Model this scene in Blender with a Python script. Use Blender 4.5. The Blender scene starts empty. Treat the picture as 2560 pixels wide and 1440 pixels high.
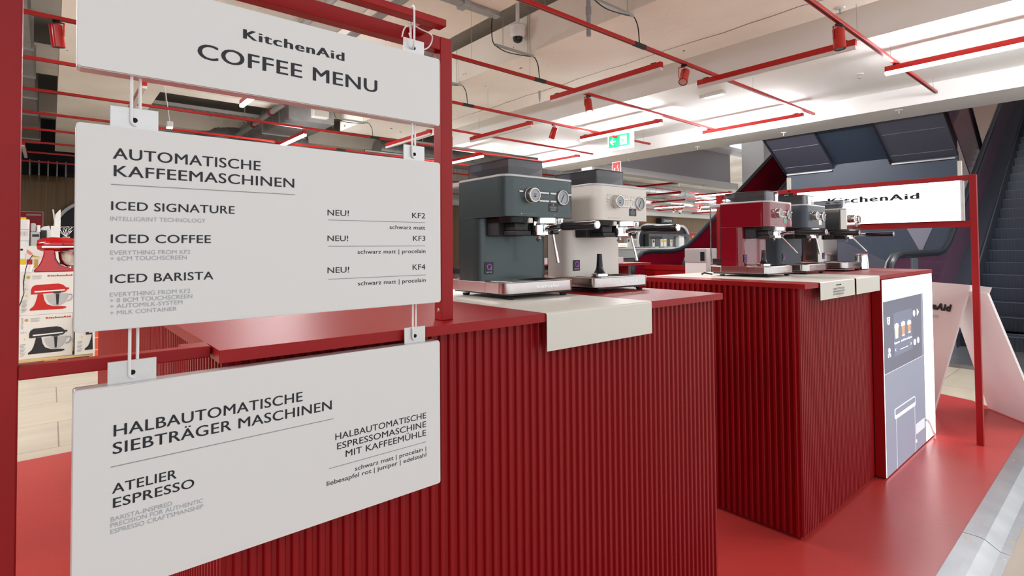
import bpy, bmesh, math, random
from mathutils import Vector, Matrix
random.seed(7)
C = bpy.context.scene.collection
R = math.radians
# ------------------------------------------------------------------ camera, world, exposure
cam_d = bpy.data.cameras.new('camera')
cam = bpy.data.objects.new('camera', cam_d); C.objects.link(cam)
F_PX, YAW, PITCH, ROLL, CY = 1347.9, R(49.406), R(1.3874), R(-0.4564), 586.17
fw = Vector((math.cos(YAW)*math.cos(PITCH), math.sin(YAW)*math.cos(PITCH), math.sin(PITCH)))
r0 = Vector((math.sin(YAW), -math.cos(YAW), 0)); u0 = r0.cross(fw)
rr = r0*math.cos(ROLL) + u0*math.sin(ROLL); uu = -r0*math.sin(ROLL) + u0*math.cos(ROLL)
M = Matrix.Identity(4)
for i in range(3):
    M[i][0], M[i][1], M[i][2] = rr[i], uu[i], -fw[i]
M.translation = Vector((0, 0, 1.10))
cam.matrix_world = M
cam_d.sensor_width = 36; cam_d.lens = F_PX/2560*36
cam_d.shift_y = (CY-720)/2560
cam_d.clip_start = 0.02; cam_d.clip_end = 200
bpy.context.scene.camera = cam
sc = bpy.context.scene
sc.view_settings.view_transform = 'Standard'; sc.view_settings.look = 'None'
sc.view_settings.gamma = 1; sc.view_settings.use_curve_mapping = False
sc.view_settings.exposure = 0.78
w = bpy.data.worlds.new('world'); sc.world = w; w.use_nodes = True
w.node_tree.nodes['Background'].inputs[0].default_value = (0.95, 0.97, 1.0, 1)
w.node_tree.nodes['Background'].inputs[1].default_value = 0.76

# unseen area lamps, added to brighten ceiling and board; a right-front source is inferred
def added_lamp(x, y, e, sx=1.5, sy=.25, z=2.95):
    l = bpy.data.lights.new('added_lamp', 'AREA'); l.shape = 'RECTANGLE'; l.size = sx; l.size_y = sy; l.energy = e; l.color = (1, .97, .94)
    o = bpy.data.objects.new('added_lamp', l); C.objects.link(o); o.location = (x, y, z)
for x, y, e in ((-2.2, 2.3, 60), (-2.2, 5, 60), (-2.2, 9, 60), (2.2, 2.4, 30), (8, -1.5, 50), (4.9, -2.2, 38), (6.4, -1.6, 45)): added_lamp(x, y, e)

# ------------------------------------------------------------------ materials
MT = {}
def mat(name, col, rough=.5, metal=0., emis=None, es=0., trans=0., coat=0., ior=1.45, noise=None, bump=0., bscale=200, alpha=1., spec=.5):
    m = bpy.data.materials.new(name); m.use_nodes = True
    nt = m.node_tree; b = nt.nodes['Principled BSDF']
    b.inputs['Base Color'].default_value = (*col, 1); b.inputs['Roughness'].default_value = rough
    b.inputs['Metallic'].default_value = metal; b.inputs['Transmission Weight'].default_value = trans
    b.inputs['Coat Weight'].default_value = coat; b.inputs['IOR'].default_value = ior
    b.inputs['Specular IOR Level'].default_value = spec; b.inputs['Coat Roughness'].default_value = .06
    if emis: b.inputs['Emission Color'].default_value = (*emis, 1); b.inputs['Emission Strength'].default_value = es
    if alpha < 1: b.inputs['Alpha'].default_value = alpha
    if noise or bump:
        tc = nt.nodes.new('ShaderNodeTexCoord'); n = nt.nodes.new('ShaderNodeTexNoise')
        nt.links.new(tc.outputs['Object'], n.inputs['Vector'])
        if noise:
            col2, sc_ = noise; n.inputs['Scale'].default_value = sc_; n.inputs['Detail'].default_value = 6
            cr = nt.nodes.new('ShaderNodeValToRGB'); cr.color_ramp.elements[0].position = .35; cr.color_ramp.elements[1].position = .68
            cr.color_ramp.elements[0].color = (*col, 1); cr.color_ramp.elements[1].color = (*col2, 1)
            nt.links.new(n.outputs['Fac'], cr.inputs['Fac']); nt.links.new(cr.outputs['Color'], b.inputs['Base Color'])
        if bump:
            n2 = nt.nodes.new('ShaderNodeTexNoise'); n2.inputs['Scale'].default_value = bscale; n2.inputs['Detail'].default_value = 4
            nt.links.new(tc.outputs['Object'], n2.inputs['Vector'])
            bp = nt.nodes.new('ShaderNodeBump'); bp.inputs['Strength'].default_value = bump; bp.inputs['Distance'].default_value = .01
            nt.links.new(n2.outputs['Fac'], bp.inputs['Height']); nt.links.new(bp.outputs['Normal'], b.inputs['Normal'])
    MT[name] = m; return m
def wood_mat(name, c1, c2, scale=(8, 8, .6)):
    m = mat(name, c1, .55); nt = m.node_tree; b = nt.nodes['Principled BSDF']
    tc = nt.nodes.new('ShaderNodeTexCoord'); mp = nt.nodes.new('ShaderNodeMapping'); mp.inputs['Scale'].default_value = scale
    n = nt.nodes.new('ShaderNodeTexNoise'); n.inputs['Scale'].default_value = 2; n.inputs['Detail'].default_value = 8
    cr = nt.nodes.new('ShaderNodeValToRGB'); cr.color_ramp.elements[0].position = .3; cr.color_ramp.elements[1].position = .7
    cr.color_ramp.elements[0].color = (*c1, 1); cr.color_ramp.elements[1].color = (*c2, 1)
    nt.links.new(tc.outputs['Object'], mp.inputs['Vector']); nt.links.new(mp.outputs[0], n.inputs['Vector'])
    nt.links.new(n.outputs['Fac'], cr.inputs['Fac']); nt.links.new(cr.outputs['Color'], b.inputs['Base Color'])
    return m
RED = (.30, .005, .007)
mat('red_metal', RED, .40, spec=.35, bump=.03, bscale=600)
mat('red_rib', (.25, .0015, .005), .36, spec=.35)
mat('red_gloss', (.50, .012, .008), .18, coat=.6)
mat('red_track', (.48, .012, .010), .3)
mat('red_vinyl', (.44, .040, .036), .30, spec=.7, noise=((.39, .036, .033), 3.), bump=.05, bscale=40)
mat('sign_white', (.72, .725, .73), .38)
mat('alu', (.62, .62, .62), .42, metal=.75, noise=((.70, .70, .71), 14), bump=.03, bscale=60)
mat('alu_ramp', (.27, .29, .31), .36, metal=.85, noise=((.34, .36, .38), 6), bump=.04, bscale=25)
mat('ink', (.012, .014, .022), .5)
mat('ink_grey', (.37, .40, .44), .5)
mat('ink_rule', (.27, .29, .30), .5)
mat('white_plastic', (.80, .80, .80), .35)
mat('cream_sheet', (.66, .65, .60), .38)
mat('steel', (.62, .58, .56), .16, metal=1., bump=.01, bscale=300)
mat('brushed', (.60, .58, .56), .26, metal=1.)
mat('chrome', (.80, .80, .81), .06, metal=1.)
mat('black_plastic', (.012, .013, .016), .3)
mat('black_matt', (.020, .020, .022), .55)
mat('dark_hole', (.004, .004, .005), .8)
mat('shell_green', (.066, .086, .090), .30, metal=.55, coat=.15)
mat('shell_cream', (.72, .68, .63), .32, coat=.2)
mat('shell_red', (.20, .002, .010), .14, coat=.8)
mat('shell_blue', (.060, .075, .095), .48, metal=.3)
mat('shell_steel', (.52, .47, .43), .12, metal=1.)
mat('top_grey', (.50, .50, .50), .35, metal=.3)
mat('clear', (1, 1, 1), .02, trans=1., ior=1.45)
mat('tint', (.74, .74, .78), .03, trans=.95, ior=1.45)
mat('smoke', (.16, .16, .18), .05, trans=.88, ior=1.3)
mat('sticker_black', (.010, .010, .014), .3)
mat('sticker_green', (.10, .30, .22), .4)
mat('magenta', (.42, .12, .62), .4)
mat('pink', (.72, .10, .50), .4)
mat('dial', (.36, .38, .42), .3)
mat('button', (.78, .78, .76), .3)
mat('print_light', (.45, .48, .50), .4)
mat('led_on', (1, 1, 1), .4, emis=(.97, .985, 1), es=84.)
mat('led_off', (.74, .70, .70), .45)
mat('lamp_glow', (1, 1, 1), .4, emis=(1, .95, .85), es=12.)
mat('sign_lit', (1, 1, 1), .4, emis=(1, 1, 1), es=1.6)
mat('panel_lit', (1, 1, 1), .4, emis=(.97, .98, 1.), es=1.15)
mat('panel_pale', (.3, .3, .3), .4, emis=(.74, .82, .90), es=0.46)
mat('panel_grey', (.03, .03, .04), .4, emis=(.25, .28, .36), es=0.675)
mat('panel_dark', (.02, .02, .03), .4, emis=(.125, .14, .19), es=0.675)
mat('panel_screen', (.02, .02, .03), .4, emis=(.17, .20, .28), es=0.675)
mat('panel_line', (.2, .2, .2), .4, emis=(.45, .47, .58), es=0.675)
mat('panel_orange', (.3, .2, .1), .4, emis=(1., .70, .42), es=0.900)
mat('panel_brown', (.3, .2, .1), .4, emis=(.40, .20, .12), es=0.750)
mat('exit_green', (.0, .22, .08), .4, emis=(.0, .36, .13), es=0.562)
mat('exit_white', (.8, .8, .8), .4, emis=(1, 1, 1), es=0.975)
mat('ceiling_white', (.88, .88, .88), .7, bump=.03, bscale=8)
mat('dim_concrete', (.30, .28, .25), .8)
mat('beam_white', (.90, .90, .90), .65)
mat('grey_face', (.52, .50, .53), .7)
mat('gap_dark', (.035, .032, .030), .8)
mat('duct_grey', (.36, .37, .38), .42, metal=.7, noise=((.44, .45, .46), 9))
mat('galv', (.42, .42, .41), .4, metal=.7)
mat('pipe_grey', (.30, .30, .31), .4)
mat('pipe_red', (.22, .02, .02), .4)
mat('wire', (.30, .30, .30), .5)
mat('cable_black', (.01, .01, .01), .5)
mat('black_fascia', (.006, .006, .011), .6)
mat('fluted', (.70, .69, .68), .6)
mat('esc_blue', (.045, .064, .100), .40)
mat('esc_under', (.085, .088, .120), .40)
mat('esc_dark', (.026, .030, .044), .35)
mat('esc_rail', (.014, .018, .024), .28)
mat('esc_glass_red', (.15, .002, .010), .08, coat=.5)
mat('esc_glass_dark', (.085, .028, .060), .12, coat=.4)
mat('esc_step', (.034, .048, .072), .38, metal=.3)
mat('esc_edge', (.14, .17, .22), .4, metal=.3)
mat('esc_deck', (.28, .29, .37), .35, metal=.5)
mat('esc_band', (.10, .13, .15), .3, metal=.3)
mat('arch_white', (.72, .72, .74), .4)
mat('black_in', (.008, .009, .016), .5)
mat('cab_grey', (.085, .088, .090), .5)
mat('board_white', (.92, .93, .94), .42)
mat('box_white', (.72, .70, .66), .5)
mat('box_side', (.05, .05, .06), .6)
mat('yellow', (.75, .50, .01), .5)
mat('poster_red', (.45, .010, .014), .5)
mat('poster_green', (.03, .22, .15), .5)
mat('poster_orange', (.72, .10, .04), .5)
mat('gold', (.55, .38, .08), .3, metal=.5)
mat('mixer_red', (.42, .002, .004), .12, coat=.9)
mat('photo_grey', (.45, .45, .45), .5)
mat('photo_black', (.02, .02, .022), .5)
mat('photo_red', (.50, .012, .010), .5)
mat('photo_pink', (.70, .22, .18), .5)
mat('logo_red', (.42, .05, .02), .5)
mat('store_orange', (.9, .35, .05), .5, emis=(1, .42, .08), es=0.675)
wood_mat('wood_wall', (.16, .095, .042), (.25, .155, .075), (26, 26, .35))
wood_mat('wood_pallet', (.50, .33, .14), (.68, .48, .24), (.6, 10, 10))

def concrete():
    m = mat('concrete', (.62, .55, .47), .75); nt = m.node_tree; b = nt.nodes['Principled BSDF']
    tc = nt.nodes.new('ShaderNodeTexCoord')
    n = nt.nodes.new('ShaderNodeTexNoise'); n.inputs['Scale'].default_value = 1.3; n.inputs['Detail'].default_value = 9
    cr = nt.nodes.new('ShaderNodeValToRGB'); e = cr.color_ramp.elements
    e[0].position = .3; e[0].color = (.80, .74, .66, 1); e[1].position = .65; e[1].color = (.88, .83, .76, 1)
    n2 = nt.nodes.new('ShaderNodeTexNoise'); n2.inputs['Scale'].default_value = 5.5; n2.inputs['Detail'].default_value = 3
    cr2 = nt.nodes.new('ShaderNodeValToRGB'); f = cr2.color_ramp.elements
    f[0].position = .715; f[0].color = (0, 0, 0, 1); f[1].position = .725; f[1].color = (1, 1, 1, 1)
    mx = nt.nodes.new('ShaderNodeMixRGB'); mx.inputs[2].default_value = (.16, .10, .06, 1)
    for a in (n, n2): nt.links.new(tc.outputs['Object'], a.inputs['Vector'])
    nt.links.new(n.outputs['Fac'], cr.inputs['Fac']); nt.links.new(n2.outputs['Fac'], cr2.inputs['Fac'])
    nt.links.new(cr2.outputs['Color'], mx.inputs[0]); nt.links.new(cr.outputs['Color'], mx.inputs[1])
    nt.links.new(mx.outputs[0], b.inputs['Base Color'])
    n3 = nt.nodes.new('ShaderNodeTexNoise'); n3.inputs['Scale'].default_value = 7; n3.inputs['Detail'].default_value = 5; n3.inputs['Distortion'].default_value = 1.5
    nt.links.new(tc.outputs['Object'], n3.inputs['Vector'])
    bp = nt.nodes.new('ShaderNodeBump'); bp.inputs['Strength'].default_value = .12; bp.inputs['Distance'].default_value = .03
    nt.links.new(n3.outputs['Fac'], bp.inputs['Height']); nt.links.new(bp.outputs['Normal'], b.inputs['Normal'])
concrete()
def tiles():
    m = mat('tiles', (.6, .55, .46), .35); nt = m.node_tree; b = nt.nodes['Principled BSDF']
    tc = nt.nodes.new('ShaderNodeTexCoord'); br = nt.nodes.new('ShaderNodeTexBrick')
    br.inputs['Color1'].default_value = (.60, .54, .43, 1); br.inputs['Color2'].default_value = (.57, .52, .42, 1)
    br.inputs['Mortar'].default_value = (.30, .26, .20, 1); br.inputs['Scale'].default_value = 1.
    br.inputs['Mortar Size'].default_value = .004; br.inputs['Brick Width'].default_value = .9; br.inputs['Row Height'].default_value = .6
    br.offset = .5
    n = nt.nodes.new('ShaderNodeTexNoise'); n.inputs['Scale'].default_value = 2.2; n.inputs['Detail'].default_value = 7
    mp = nt.nodes.new('ShaderNodeMapping'); mp.inputs['Scale'].default_value = (1, 4, 1)
    mx = nt.nodes.new('ShaderNodeMixRGB'); mx.blend_type = 'MULTIPLY'; mx.inputs[0].default_value = .35
    nt.links.new(tc.outputs['Object'], br.inputs['Vector']); nt.links.new(tc.outputs['Object'], mp.inputs['Vector'])
    nt.links.new(mp.outputs[0], n.inputs['Vector'])
    nt.links.new(br.outputs['Color'], mx.inputs[1]); nt.links.new(n.outputs['Fac'], mx.inputs[2]); nt.links.new(mx.outputs[0], b.inputs['Base Color'])
tiles()

# ------------------------------------------------------------------ mesh helpers
class MB:
    def __init__(s): s.bm = bmesh.new()
    def box(s, x0, x1, y0, y1, z0, z1, bev=0, seg=2):
        b = bmesh.new(); bmesh.ops.create_cube(b, size=1)
        for v in b.verts: v.co = Vector((x0+(v.co.x+.5)*(x1-x0), y0+(v.co.y+.5)*(y1-y0), z0+(v.co.z+.5)*(z1-z0)))
        if bev: bmesh.ops.bevel(b, geom=list(b.edges), offset=bev, segments=seg, affect='EDGES', profile=.5)
        s._add(b); return s
    def _add(s, b, mtx=None):
        if mtx: b.transform(mtx)
        me = bpy.data.meshes.new('tmp'); b.to_mesh(me); b.free(); s.bm.from_mesh(me); bpy.data.meshes.remove(me)
    def prism(s, pts, a0, a1, axis='z', bev=0):
        b = bmesh.new()
        def mk(p, a):
            return {'z': (p[0], p[1], a), 'y': (p[0], a, p[1]), 'x': (a, p[0], p[1])}[axis]
        lo = [b.verts.new(mk(p, a0)) for p in pts]; hi = [b.verts.new(mk(p, a1)) for p in pts]
        n = len(pts); b.faces.new(lo); b.faces.new(hi)
        for i in range(n): b.faces.new((lo[i], lo[(i+1) % n], hi[(i+1) % n], hi[i]))
        bmesh.ops.recalc_face_normals(b, faces=b.faces)
        if bev: bmesh.ops.bevel(b, geom=list(b.edges), offset=bev, segments=1, affect='EDGES')
        s._add(b); return s
    def hexa(s, p):     # 8 corners: bottom 4 then top 4
        b = bmesh.new(); v = [b.verts.new(q) for q in p]
        for f in ((0, 1, 2, 3), (4, 5, 6, 7), (0, 1, 5, 4), (1, 2, 6, 5), (2, 3, 7, 6), (3, 0, 4, 7)): b.faces.new([v[i] for i in f])
        bmesh.ops.recalc_face_normals(b, faces=b.faces); s._add(b); return s
    def plate(s, pts, th):   # planar polygon with thickness along its normal
        P = [Vector(p) for p in pts]; n = (P[1]-P[0]).cross(P[2]-P[1]).normalized()*th
        b = bmesh.new(); lo = [b.verts.new(p) for p in P]; hi = [b.verts.new(p+n) for p in P]; k = len(P)
        b.faces.new(lo); b.faces.new(hi)
        for i in range(k): b.faces.new((lo[i], lo[(i+1) % k], hi[(i+1) % k], hi[i]))
        bmesh.ops.recalc_face_normals(b, faces=b.faces); s._add(b); return s
    def cyl(s, p0, p1, r0, r1=None, n=24):
        p0, p1 = Vector(p0), Vector(p1); r1 = r0 if r1 is None else r1; d = p1-p0
        b = bmesh.new(); bmesh.ops.create_cone(b, cap_ends=True, segments=n, radius1=r0, radius2=r1, depth=d.length)
        q = Vector((0, 0, 1)).rotation_difference(d.normalized()).to_matrix().to_4x4(); q.translation = (p0+p1)/2
        s._add(b, q); return s
    def tube(s, pts, r, n=8, closed=False):
        P = [Vector(p) for p in pts]; b = bmesh.new(); rings = []; k = len(P)
        up = None
        for i, p in enumerate(P):
            if closed: t = (P[(i+1) % k]-P[i-1]).normalized()
            else: t = (P[min(i+1, k-1)]-P[max(i-1, 0)]).normalized()
            if up is None:
                up = Vector((0, 0, 1)) if abs(t.z) < .9 else Vector((1, 0, 0))
            a = t.cross(up).normalized(); c = a.cross(t).normalized(); up = c
            rings.append([b.verts.new(p+a*math.cos(6.28318*j/n)*r+c*math.sin(6.28318*j/n)*r) for j in range(n)])
        m = k if closed else k-1
        for i in range(m):
            A, B = rings[i], rings[(i+1) % k]
            for j in range(n): b.faces.new((A[j], A[(j+1) % n], B[(j+1) % n], B[j]))
        if not closed: b.faces.new(rings[0]); b.faces.new(rings[-1])
        bmesh.ops.recalc_face_normals(b, faces=b.faces); s._add(b); return s
    def lathe(s, prof, c=(0, 0, 0), n=32, axis='z'):
        b = bmesh.new(); rings = []
        for r, z in prof:
            rings.append([b.verts.new((r*math.cos(6.28318*j/n), r*math.sin(6.28318*j/n), z)) for j in range(n)] if r > 1e-6 else [b.verts.new((0, 0, z))])
        for A, B in zip(rings, rings[1:]):
            for j in range(n):
                a = [A[j % len(A)], A[(j+1) % len(A)], B[(j+1) % len(B)], B[j % len(B)]]
                f = []; [f.append(v) for v in a if v not in f]
                if len(f) > 2: b.faces.new(f)
        bmesh.ops.recalc_face_normals(b, faces=b.faces)
        m = Matrix.Identity(4)
        if axis == 'y': m = Matrix.Rotation(R(90), 4, 'X')      # +z -> -y
        if axis == 'x': m = Matrix.Rotation(R(90), 4, 'Y')
        m = Matrix.Translation(c) @ m; s._add(b, m); return s
    def rrect(s, x0, x1, y0, y1, z0, z1, r, seg=6, corners=(1, 1, 1, 1), ebev=0):
        return s.prism(rr_pts(x0, x1, y0, y1, r, seg, corners), z0, z1, 'z', ebev)
    def add_mesh(s, me, mtx):
        b = bmesh.new(); b.from_mesh(me); s._add(b, mtx); return s
    def xform(s, m): s.bm.transform(m); return s
    def build(s, name, m, parent=None, smooth=False, world=False, label=None, origin=None):
        if parent is not None and world:
            o = parent_world(parent); s.bm.transform(Matrix.Translation(-o))
        loc = Vector((0, 0, 0))
        if parent is None:
            xs = [v.co for v in s.bm.verts]
            mn = Vector([min(c[i] for c in xs) for i in range(3)]); mx = Vector([max(c[i] for c in xs) for i in range(3)])
            loc = Vector(((mn.x+mx.x)/2, (mn.y+mx.y)/2, mn.z)); s.bm.transform(Matrix.Translation(-loc))
        me = bpy.data.meshes.new(name); s.bm.to_mesh(me); s.bm.free()
        me.materials.append(MT[m] if isinstance(m, str) else m)
        if smooth:
            for p in me.polygons: p.use_smooth = True
            me.set_sharp_from_angle(angle=R(35))
        o = bpy.data.objects.new(name, me); C.objects.link(o); o.location = loc
        if parent is not None: o.parent = parent
        if label: o['label'] = label
        return o
def smooth_path(P, n=6):
    P = [Vector(p) for p in P]; Q = []
    for i in range(len(P)-1):
        a, b, c, d = P[max(i-1, 0)], P[i], P[i+1], P[min(i+2, len(P)-1)]
        for k in range(n):
            t = k/n; Q.append(.5*((2*b)+(c-a)*t+(2*a-5*b+4*c-d)*t*t+(3*b-a-3*c+d)*t**3))
    Q.append(P[-1]); return Q
def rr_pts(x0, x1, y0, y1, r, seg=6, corners=(1, 1, 1, 1)):
    P = []
    cs = [(x1-r, y1-r, 0), (x0+r, y1-r, 90), (x0+r, y0+r, 180), (x1-r, y0+r, 270)]; raw = [(x1, y1), (x0, y1), (x0, y0), (x1, y0)]
    for k in range(4):
        if corners[k]:
            cx, cy, a = cs[k]
            for i in range(seg+1):
                t = R(a+90*i/seg); P.append((cx+r*math.cos(t), cy+r*math.sin(t)))
        else: P.append(raw[k])
    return P
def parent_world(p):
    v = Vector((0, 0, 0))
    while p is not None: v += p.location; p = p.parent
    return v
def thing(name, label, cat, loc=(0, 0, 0), rz=0, group=None):
    o = bpy.data.objects.new(name, None); C.objects.link(o); o.empty_display_size = .05
    o.location = loc; o.rotation_euler = (0, 0, rz); o['label'] = label; o['category'] = cat
    if group: o['group'] = group
    return o
def tag(o, label, cat, group=None, kind=None):
    o['label'] = label; o['category'] = cat
    if group: o['group'] = group
    if kind: o['kind'] = kind
    return o
def struct(o): o['kind'] = 'structure'; return o
def dup(root, loc, rz=0, label=None, group=None):
    bpy.context.view_layer.update()
    def cp(o, par):
        c = o.copy(); C.objects.link(c); c.parent = par
        for k in list(o.children): cp(k, c)
        return c
    r = cp(root, None); r.location = loc; r.rotation_euler = (0, 0, rz)
    if label: r['label'] = label
    if group: r['group'] = group
    return r

# text: a flat mesh of letters in the XY plane, stretched to a given width and cap height
_tc = {}
def text_mesh(s, bold=0., shear=0.):
    k = (s, bold, shear)
    if k in _tc: return _tc[k]
    cu = bpy.data.curves.new('t', 'FONT'); cu.body = s; cu.size = 1; cu.shear = shear; cu.resolution_u = 4
    cu.space_character = 1 + max(0, bold)*2.2
    o = bpy.data.objects.new('t', cu); C.objects.link(o)
    bpy.context.view_layer.update()
    me = bpy.data.meshes.new_from_object(o.evaluated_get(bpy.context.evaluated_depsgraph_get()))
    bpy.data.objects.remove(o)
    if bold > 0:      # heavier weight: the outline is spread by a small amount in every direction
        b = bmesh.new(); n = 8 if bold < .03 else 12
        for i in range(n+1):
            t = Matrix.Translation((0, 0, 0) if i == n else (bold*1.25*math.cos(6.2832*i/n), bold*.8*math.sin(6.2832*i/n), -.0002*(i+1)))
            c = bmesh.new(); c.from_mesh(me); c.transform(t); m2 = bpy.data.meshes.new('u'); c.to_mesh(m2); c.free(); b.from_mesh(m2); bpy.data.meshes.remove(m2)
        b.to_mesh(me); b.free()
    _tc[k] = me; return me
CAPH = {}
def caph(bold):
    if bold not in CAPH:
        me = text_mesh('H', bold); zs = [v.co.y for v in me.vertices]; CAPH[bold] = (min(zs), max(zs)-min(zs))
    return CAPH[bold]
def put_text(mb, s, x0, x1, base, cap, frame, bold=0., shear=0.):
    """frame(u, v) -> 4x4 matrix taking text plane to world: given as (origin, xdir, ydir)"""
    me = text_mesh(s, bold, shear); xs = [v.co.x for v in me.vertices]; b0, ch = caph(bold)
    sx = (x1-x0)/(max(xs)-min(xs)); sy = cap/ch
    O, X, Y = [Vector(a) for a in frame]; N = X.cross(Y)
    m = Matrix(((X.x*sx, Y.x*sy, N.x, 0), (X.y*sx, Y.y*sy, N.y, 0), (X.z*sx, Y.z*sy, N.z, 0), (0, 0, 0, 1)))
    t = O+X*(x0-min(xs)*sx)+Y*(base-b0*sy); m.translation = t
    mb.add_mesh(me, m)
FRONT = lambda y: ((0, y, 0), (1, 0, 0), (0, 0, 1))        # faces -Y: x to the right, z up
def bar(mb, a, b, th, frame, h=None):  # rectangle from a to b in frame plane
    O, X, Y = [Vector(q) for q in frame]; N = X.cross(Y)*.0004
    P = [O+X*a[0]+Y*a[1], O+X*b[0]+Y*a[1], O+X*b[0]+Y*b[1], O+X*a[0]+Y*b[1]]
    mb.hexa([*[p for p in P], *[p+N for p in P]])
# brand wordmark: heavy flared letters drawn as polygons/ellipses are approximated with thickened type
def logo(mb, x0, x1, base, cap, frame, shear=0.):
    put_text(mb, 'KitchenAid', x0, x1, base, cap, frame, bold=.060, shear=shear)

# ------------------------------------------------------------------ structure
def S(name, m, *boxes):
    mb = MB()
    for b in boxes: mb.box(*b)
    return struct(mb.build(name, m))
S('floor', 'tiles', (-6, 34, -5, 18, -.13, -.03))
S('ceiling', 'concrete', (-4, 9.36, -3, 9.6, 4.3, 4.4), (9, 32, 9.6, 18, 4.3, 4.4), (9.36, 16.2, 8.9, 9.6, 4.3, 4.4))
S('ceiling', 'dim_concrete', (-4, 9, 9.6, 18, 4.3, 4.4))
S('ceiling', 'ceiling_white', (6.22, 8.57, -3, 9.05, 3.17, 3.30))
S('ceiling', 'concrete', (4.10, 5.65, -3, 9.7, 3.30, 3.74), (5.65, 6.19, -3, 9.7, 3.70, 3.74))
S('ceiling', 'concrete', (2.62, 3.60, -3, 9.0, 3.60, 3.72))
S('ceiling', 'beam_white', (6.19, 6.22, -3, 9.05, 3.165, 3.70))
S('trim_1', 'beam_white', (8.57, 9.36, -3, 9.05, 2.925, 4.3))
S('trim_2', 'grey_face', (9.36, 16.2, 8.35, 8.42, 3.02, 4.3))
S('trim_3', 'beam_white', (9.36, 16.2, 8.10, 8.42, 2.87, 3.02))
S('trim_4', 'beam_white', (10.5, 17, 7.9, 8.35, 3.95, 4.05))
S('trim_5', 'concrete', (.06, 1.14, 5.0, 15.5, 3.30, 3.62))
S('trim_6', 'concrete', (-4, 9.3, 9.75, 10.1, 3.62, 3.95), (-4, 16, 12.8, 13.4, 3.62, 3.95))
S('trim_7', 'beam_white', (15.55, 16.2, 7.0, 7.65, -.03, 6.0))
S('wall_back', 'wood_wall', (-6, 9, 17.4, 17.5, -.03, 2.94), (9, 33, 17.4, 17.5, -.03, 2.78))
S('wall_back', 'black_fascia', (-6, 9, 17.2, 17.5, 2.94, 4.3))
mbx = MB(); pts = []
nfl = 180
for i in range(nfl*2+1):
    x = 9+24*i/(nfl*2); pts.append((x, 17.05-(.05 if i % 2 else 0)))
mbx.prism(pts+[(33, 17.5), (9, 17.5)], 2.95, 4.3, 'z'); struct(mbx.build('wall_back', 'fluted'))
S('trim_8', 'fluted', (9, 33, 16.95, 17.5, 2.74, 2.95))
S('wall_right', 'grey_face', (17.5, 17.6, -5, 8.35, -.03, 6))
S('wall_left', 'black_fascia', (-6.1, -6, -2, 17.5, -.03, 4.4))
S('ceiling', 'grey_face', (9.36, 17.6, -5, 8.4, 6.0, 6.1))
mbx = MB(); cr_ = [(5.24+.012*math.sin(y*5.1)+.010*math.sin(y*11.7), y) for y in [-1+.25*i for i in range(36)]]
mbx.prism([(x-.004, y) for x, y in cr_]+[(x+.004+.004*math.sin(y*3), y) for x, y in cr_[::-1]], 3.2965, 3.301, 'z'); struct(mbx.build('trim_9', 'pipe_grey'))

# ------------------------------------------------------------------ kiosk platform and ramp strips
pf = MB().prism([(-3.4, .463), (4.60, .463), (4.93, .80), (4.99, 1.0), (4.99, 3.85), (-3.4, 3.85)], -.03, 0, 'z').build('platform', 'red_vinyl')
tag(pf, 'low platform covered in red vinyl flooring beneath the whole coffee kiosk', 'platform')
for i, (a, b, lab) in enumerate(((-3.4, 2.647, 'nearer aluminium ramp strip along the platform front, ending at the joint'), (2.651, 4.62, 'farther aluminium ramp strip along the platform front, beyond the joint'))):
    t = thing('ramp_strip', lab, 'ramp', ((a+b)/2, .40, -.03), 0, 'aluminium ramp strips along the platform edge')
    MB().prism([(.468, .0015), (.468, .004), (.425, .004), (.405, .001), (.362, -.027), (.335, -.0285), (.335, -.030), (.36, -.030), (.405, -.003), (.425, .0015)], a, b, 'x').build('ramp_plate', 'alu_ramp', t, world=True)
    x = a+.12
    while x < b and i == 0 and x < 1.9: x += .42
    while x < b:
        for y, z in ((.448, .0042), (.345, -.0284)):
            MB().lathe([(0, .0015), (.004, .001), (.0055, 0)], (x, y, z), 10).build('screw', 'gold', t, world=True)
        x += .42 if i == 0 else .47

# ------------------------------------------------------------------ ribbed counters
def ribs(a, b, pitch, depth):
    """profile points (s, d) from a to b; d = 0 is the groove, depth is the crest"""
    n = max(1, round((b-a)/pitch)); p = (b-a)/n; P = []
    for i in range(n):
        s0 = a+i*p
        for f, d in ((.0, 0), (.30, 0), (.36, .35), (.42, .8), (.50, 1), (.80, 1), (.88, .8), (.94, .35)): P.append((s0+f*p, d*depth))
    P.append((b, 0)); return P
def rib_front(mb, x0, x1, y, z0, z1, pitch=.0213, depth=.006):   # faces -Y
    P = ribs(x0, x1, pitch, depth); pts = [(s, y-d) for s, d in P]+[(x1, y+.012), (x0, y+.012)]
    mb.prism(pts, z0, z1, 'z')
def rib_side(mb, y0, y1, x, z0, z1, pitch=.0213, depth=.006):    # faces -X
    P = ribs(y0, y1, pitch, depth); pts = [(x-d, s) for s, d in P]+[(x+.012, y1), (x+.012, y0)]
    mb.prism(pts, z0, z1, 'z')
HC = .955
nc = thing('display_counter', 'near red counter with vertical ribbed front, behind the hanging menu boards', 'counter', (.9, 1.3, 0))
m_ = MB(); m_.hexa([(.187, .867, HC-.0185), (1.566, .838, HC-.0185), (1.62, 1.72, HC-.0185), (.187, 1.72, HC-.0185), (.187, .867, HC), (1.566, .838, HC), (1.62, 1.72, HC), (.187, 1.72, HC)])
m_.box(.187, .75, 1.7, 3.62, HC-.0185, HC); m_.build('worktop', 'red_metal', nc, world=True)
m_ = MB(); rib_front(m_, .205, 1.56, 0, .03, HC-.0185)
m_.xform(Matrix.Translation((0, .902, 0)) @ Matrix.Rotation(R(-1.2), 4, 'Z')); m_.build('front_panel', 'red_rib', nc, world=True)
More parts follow.
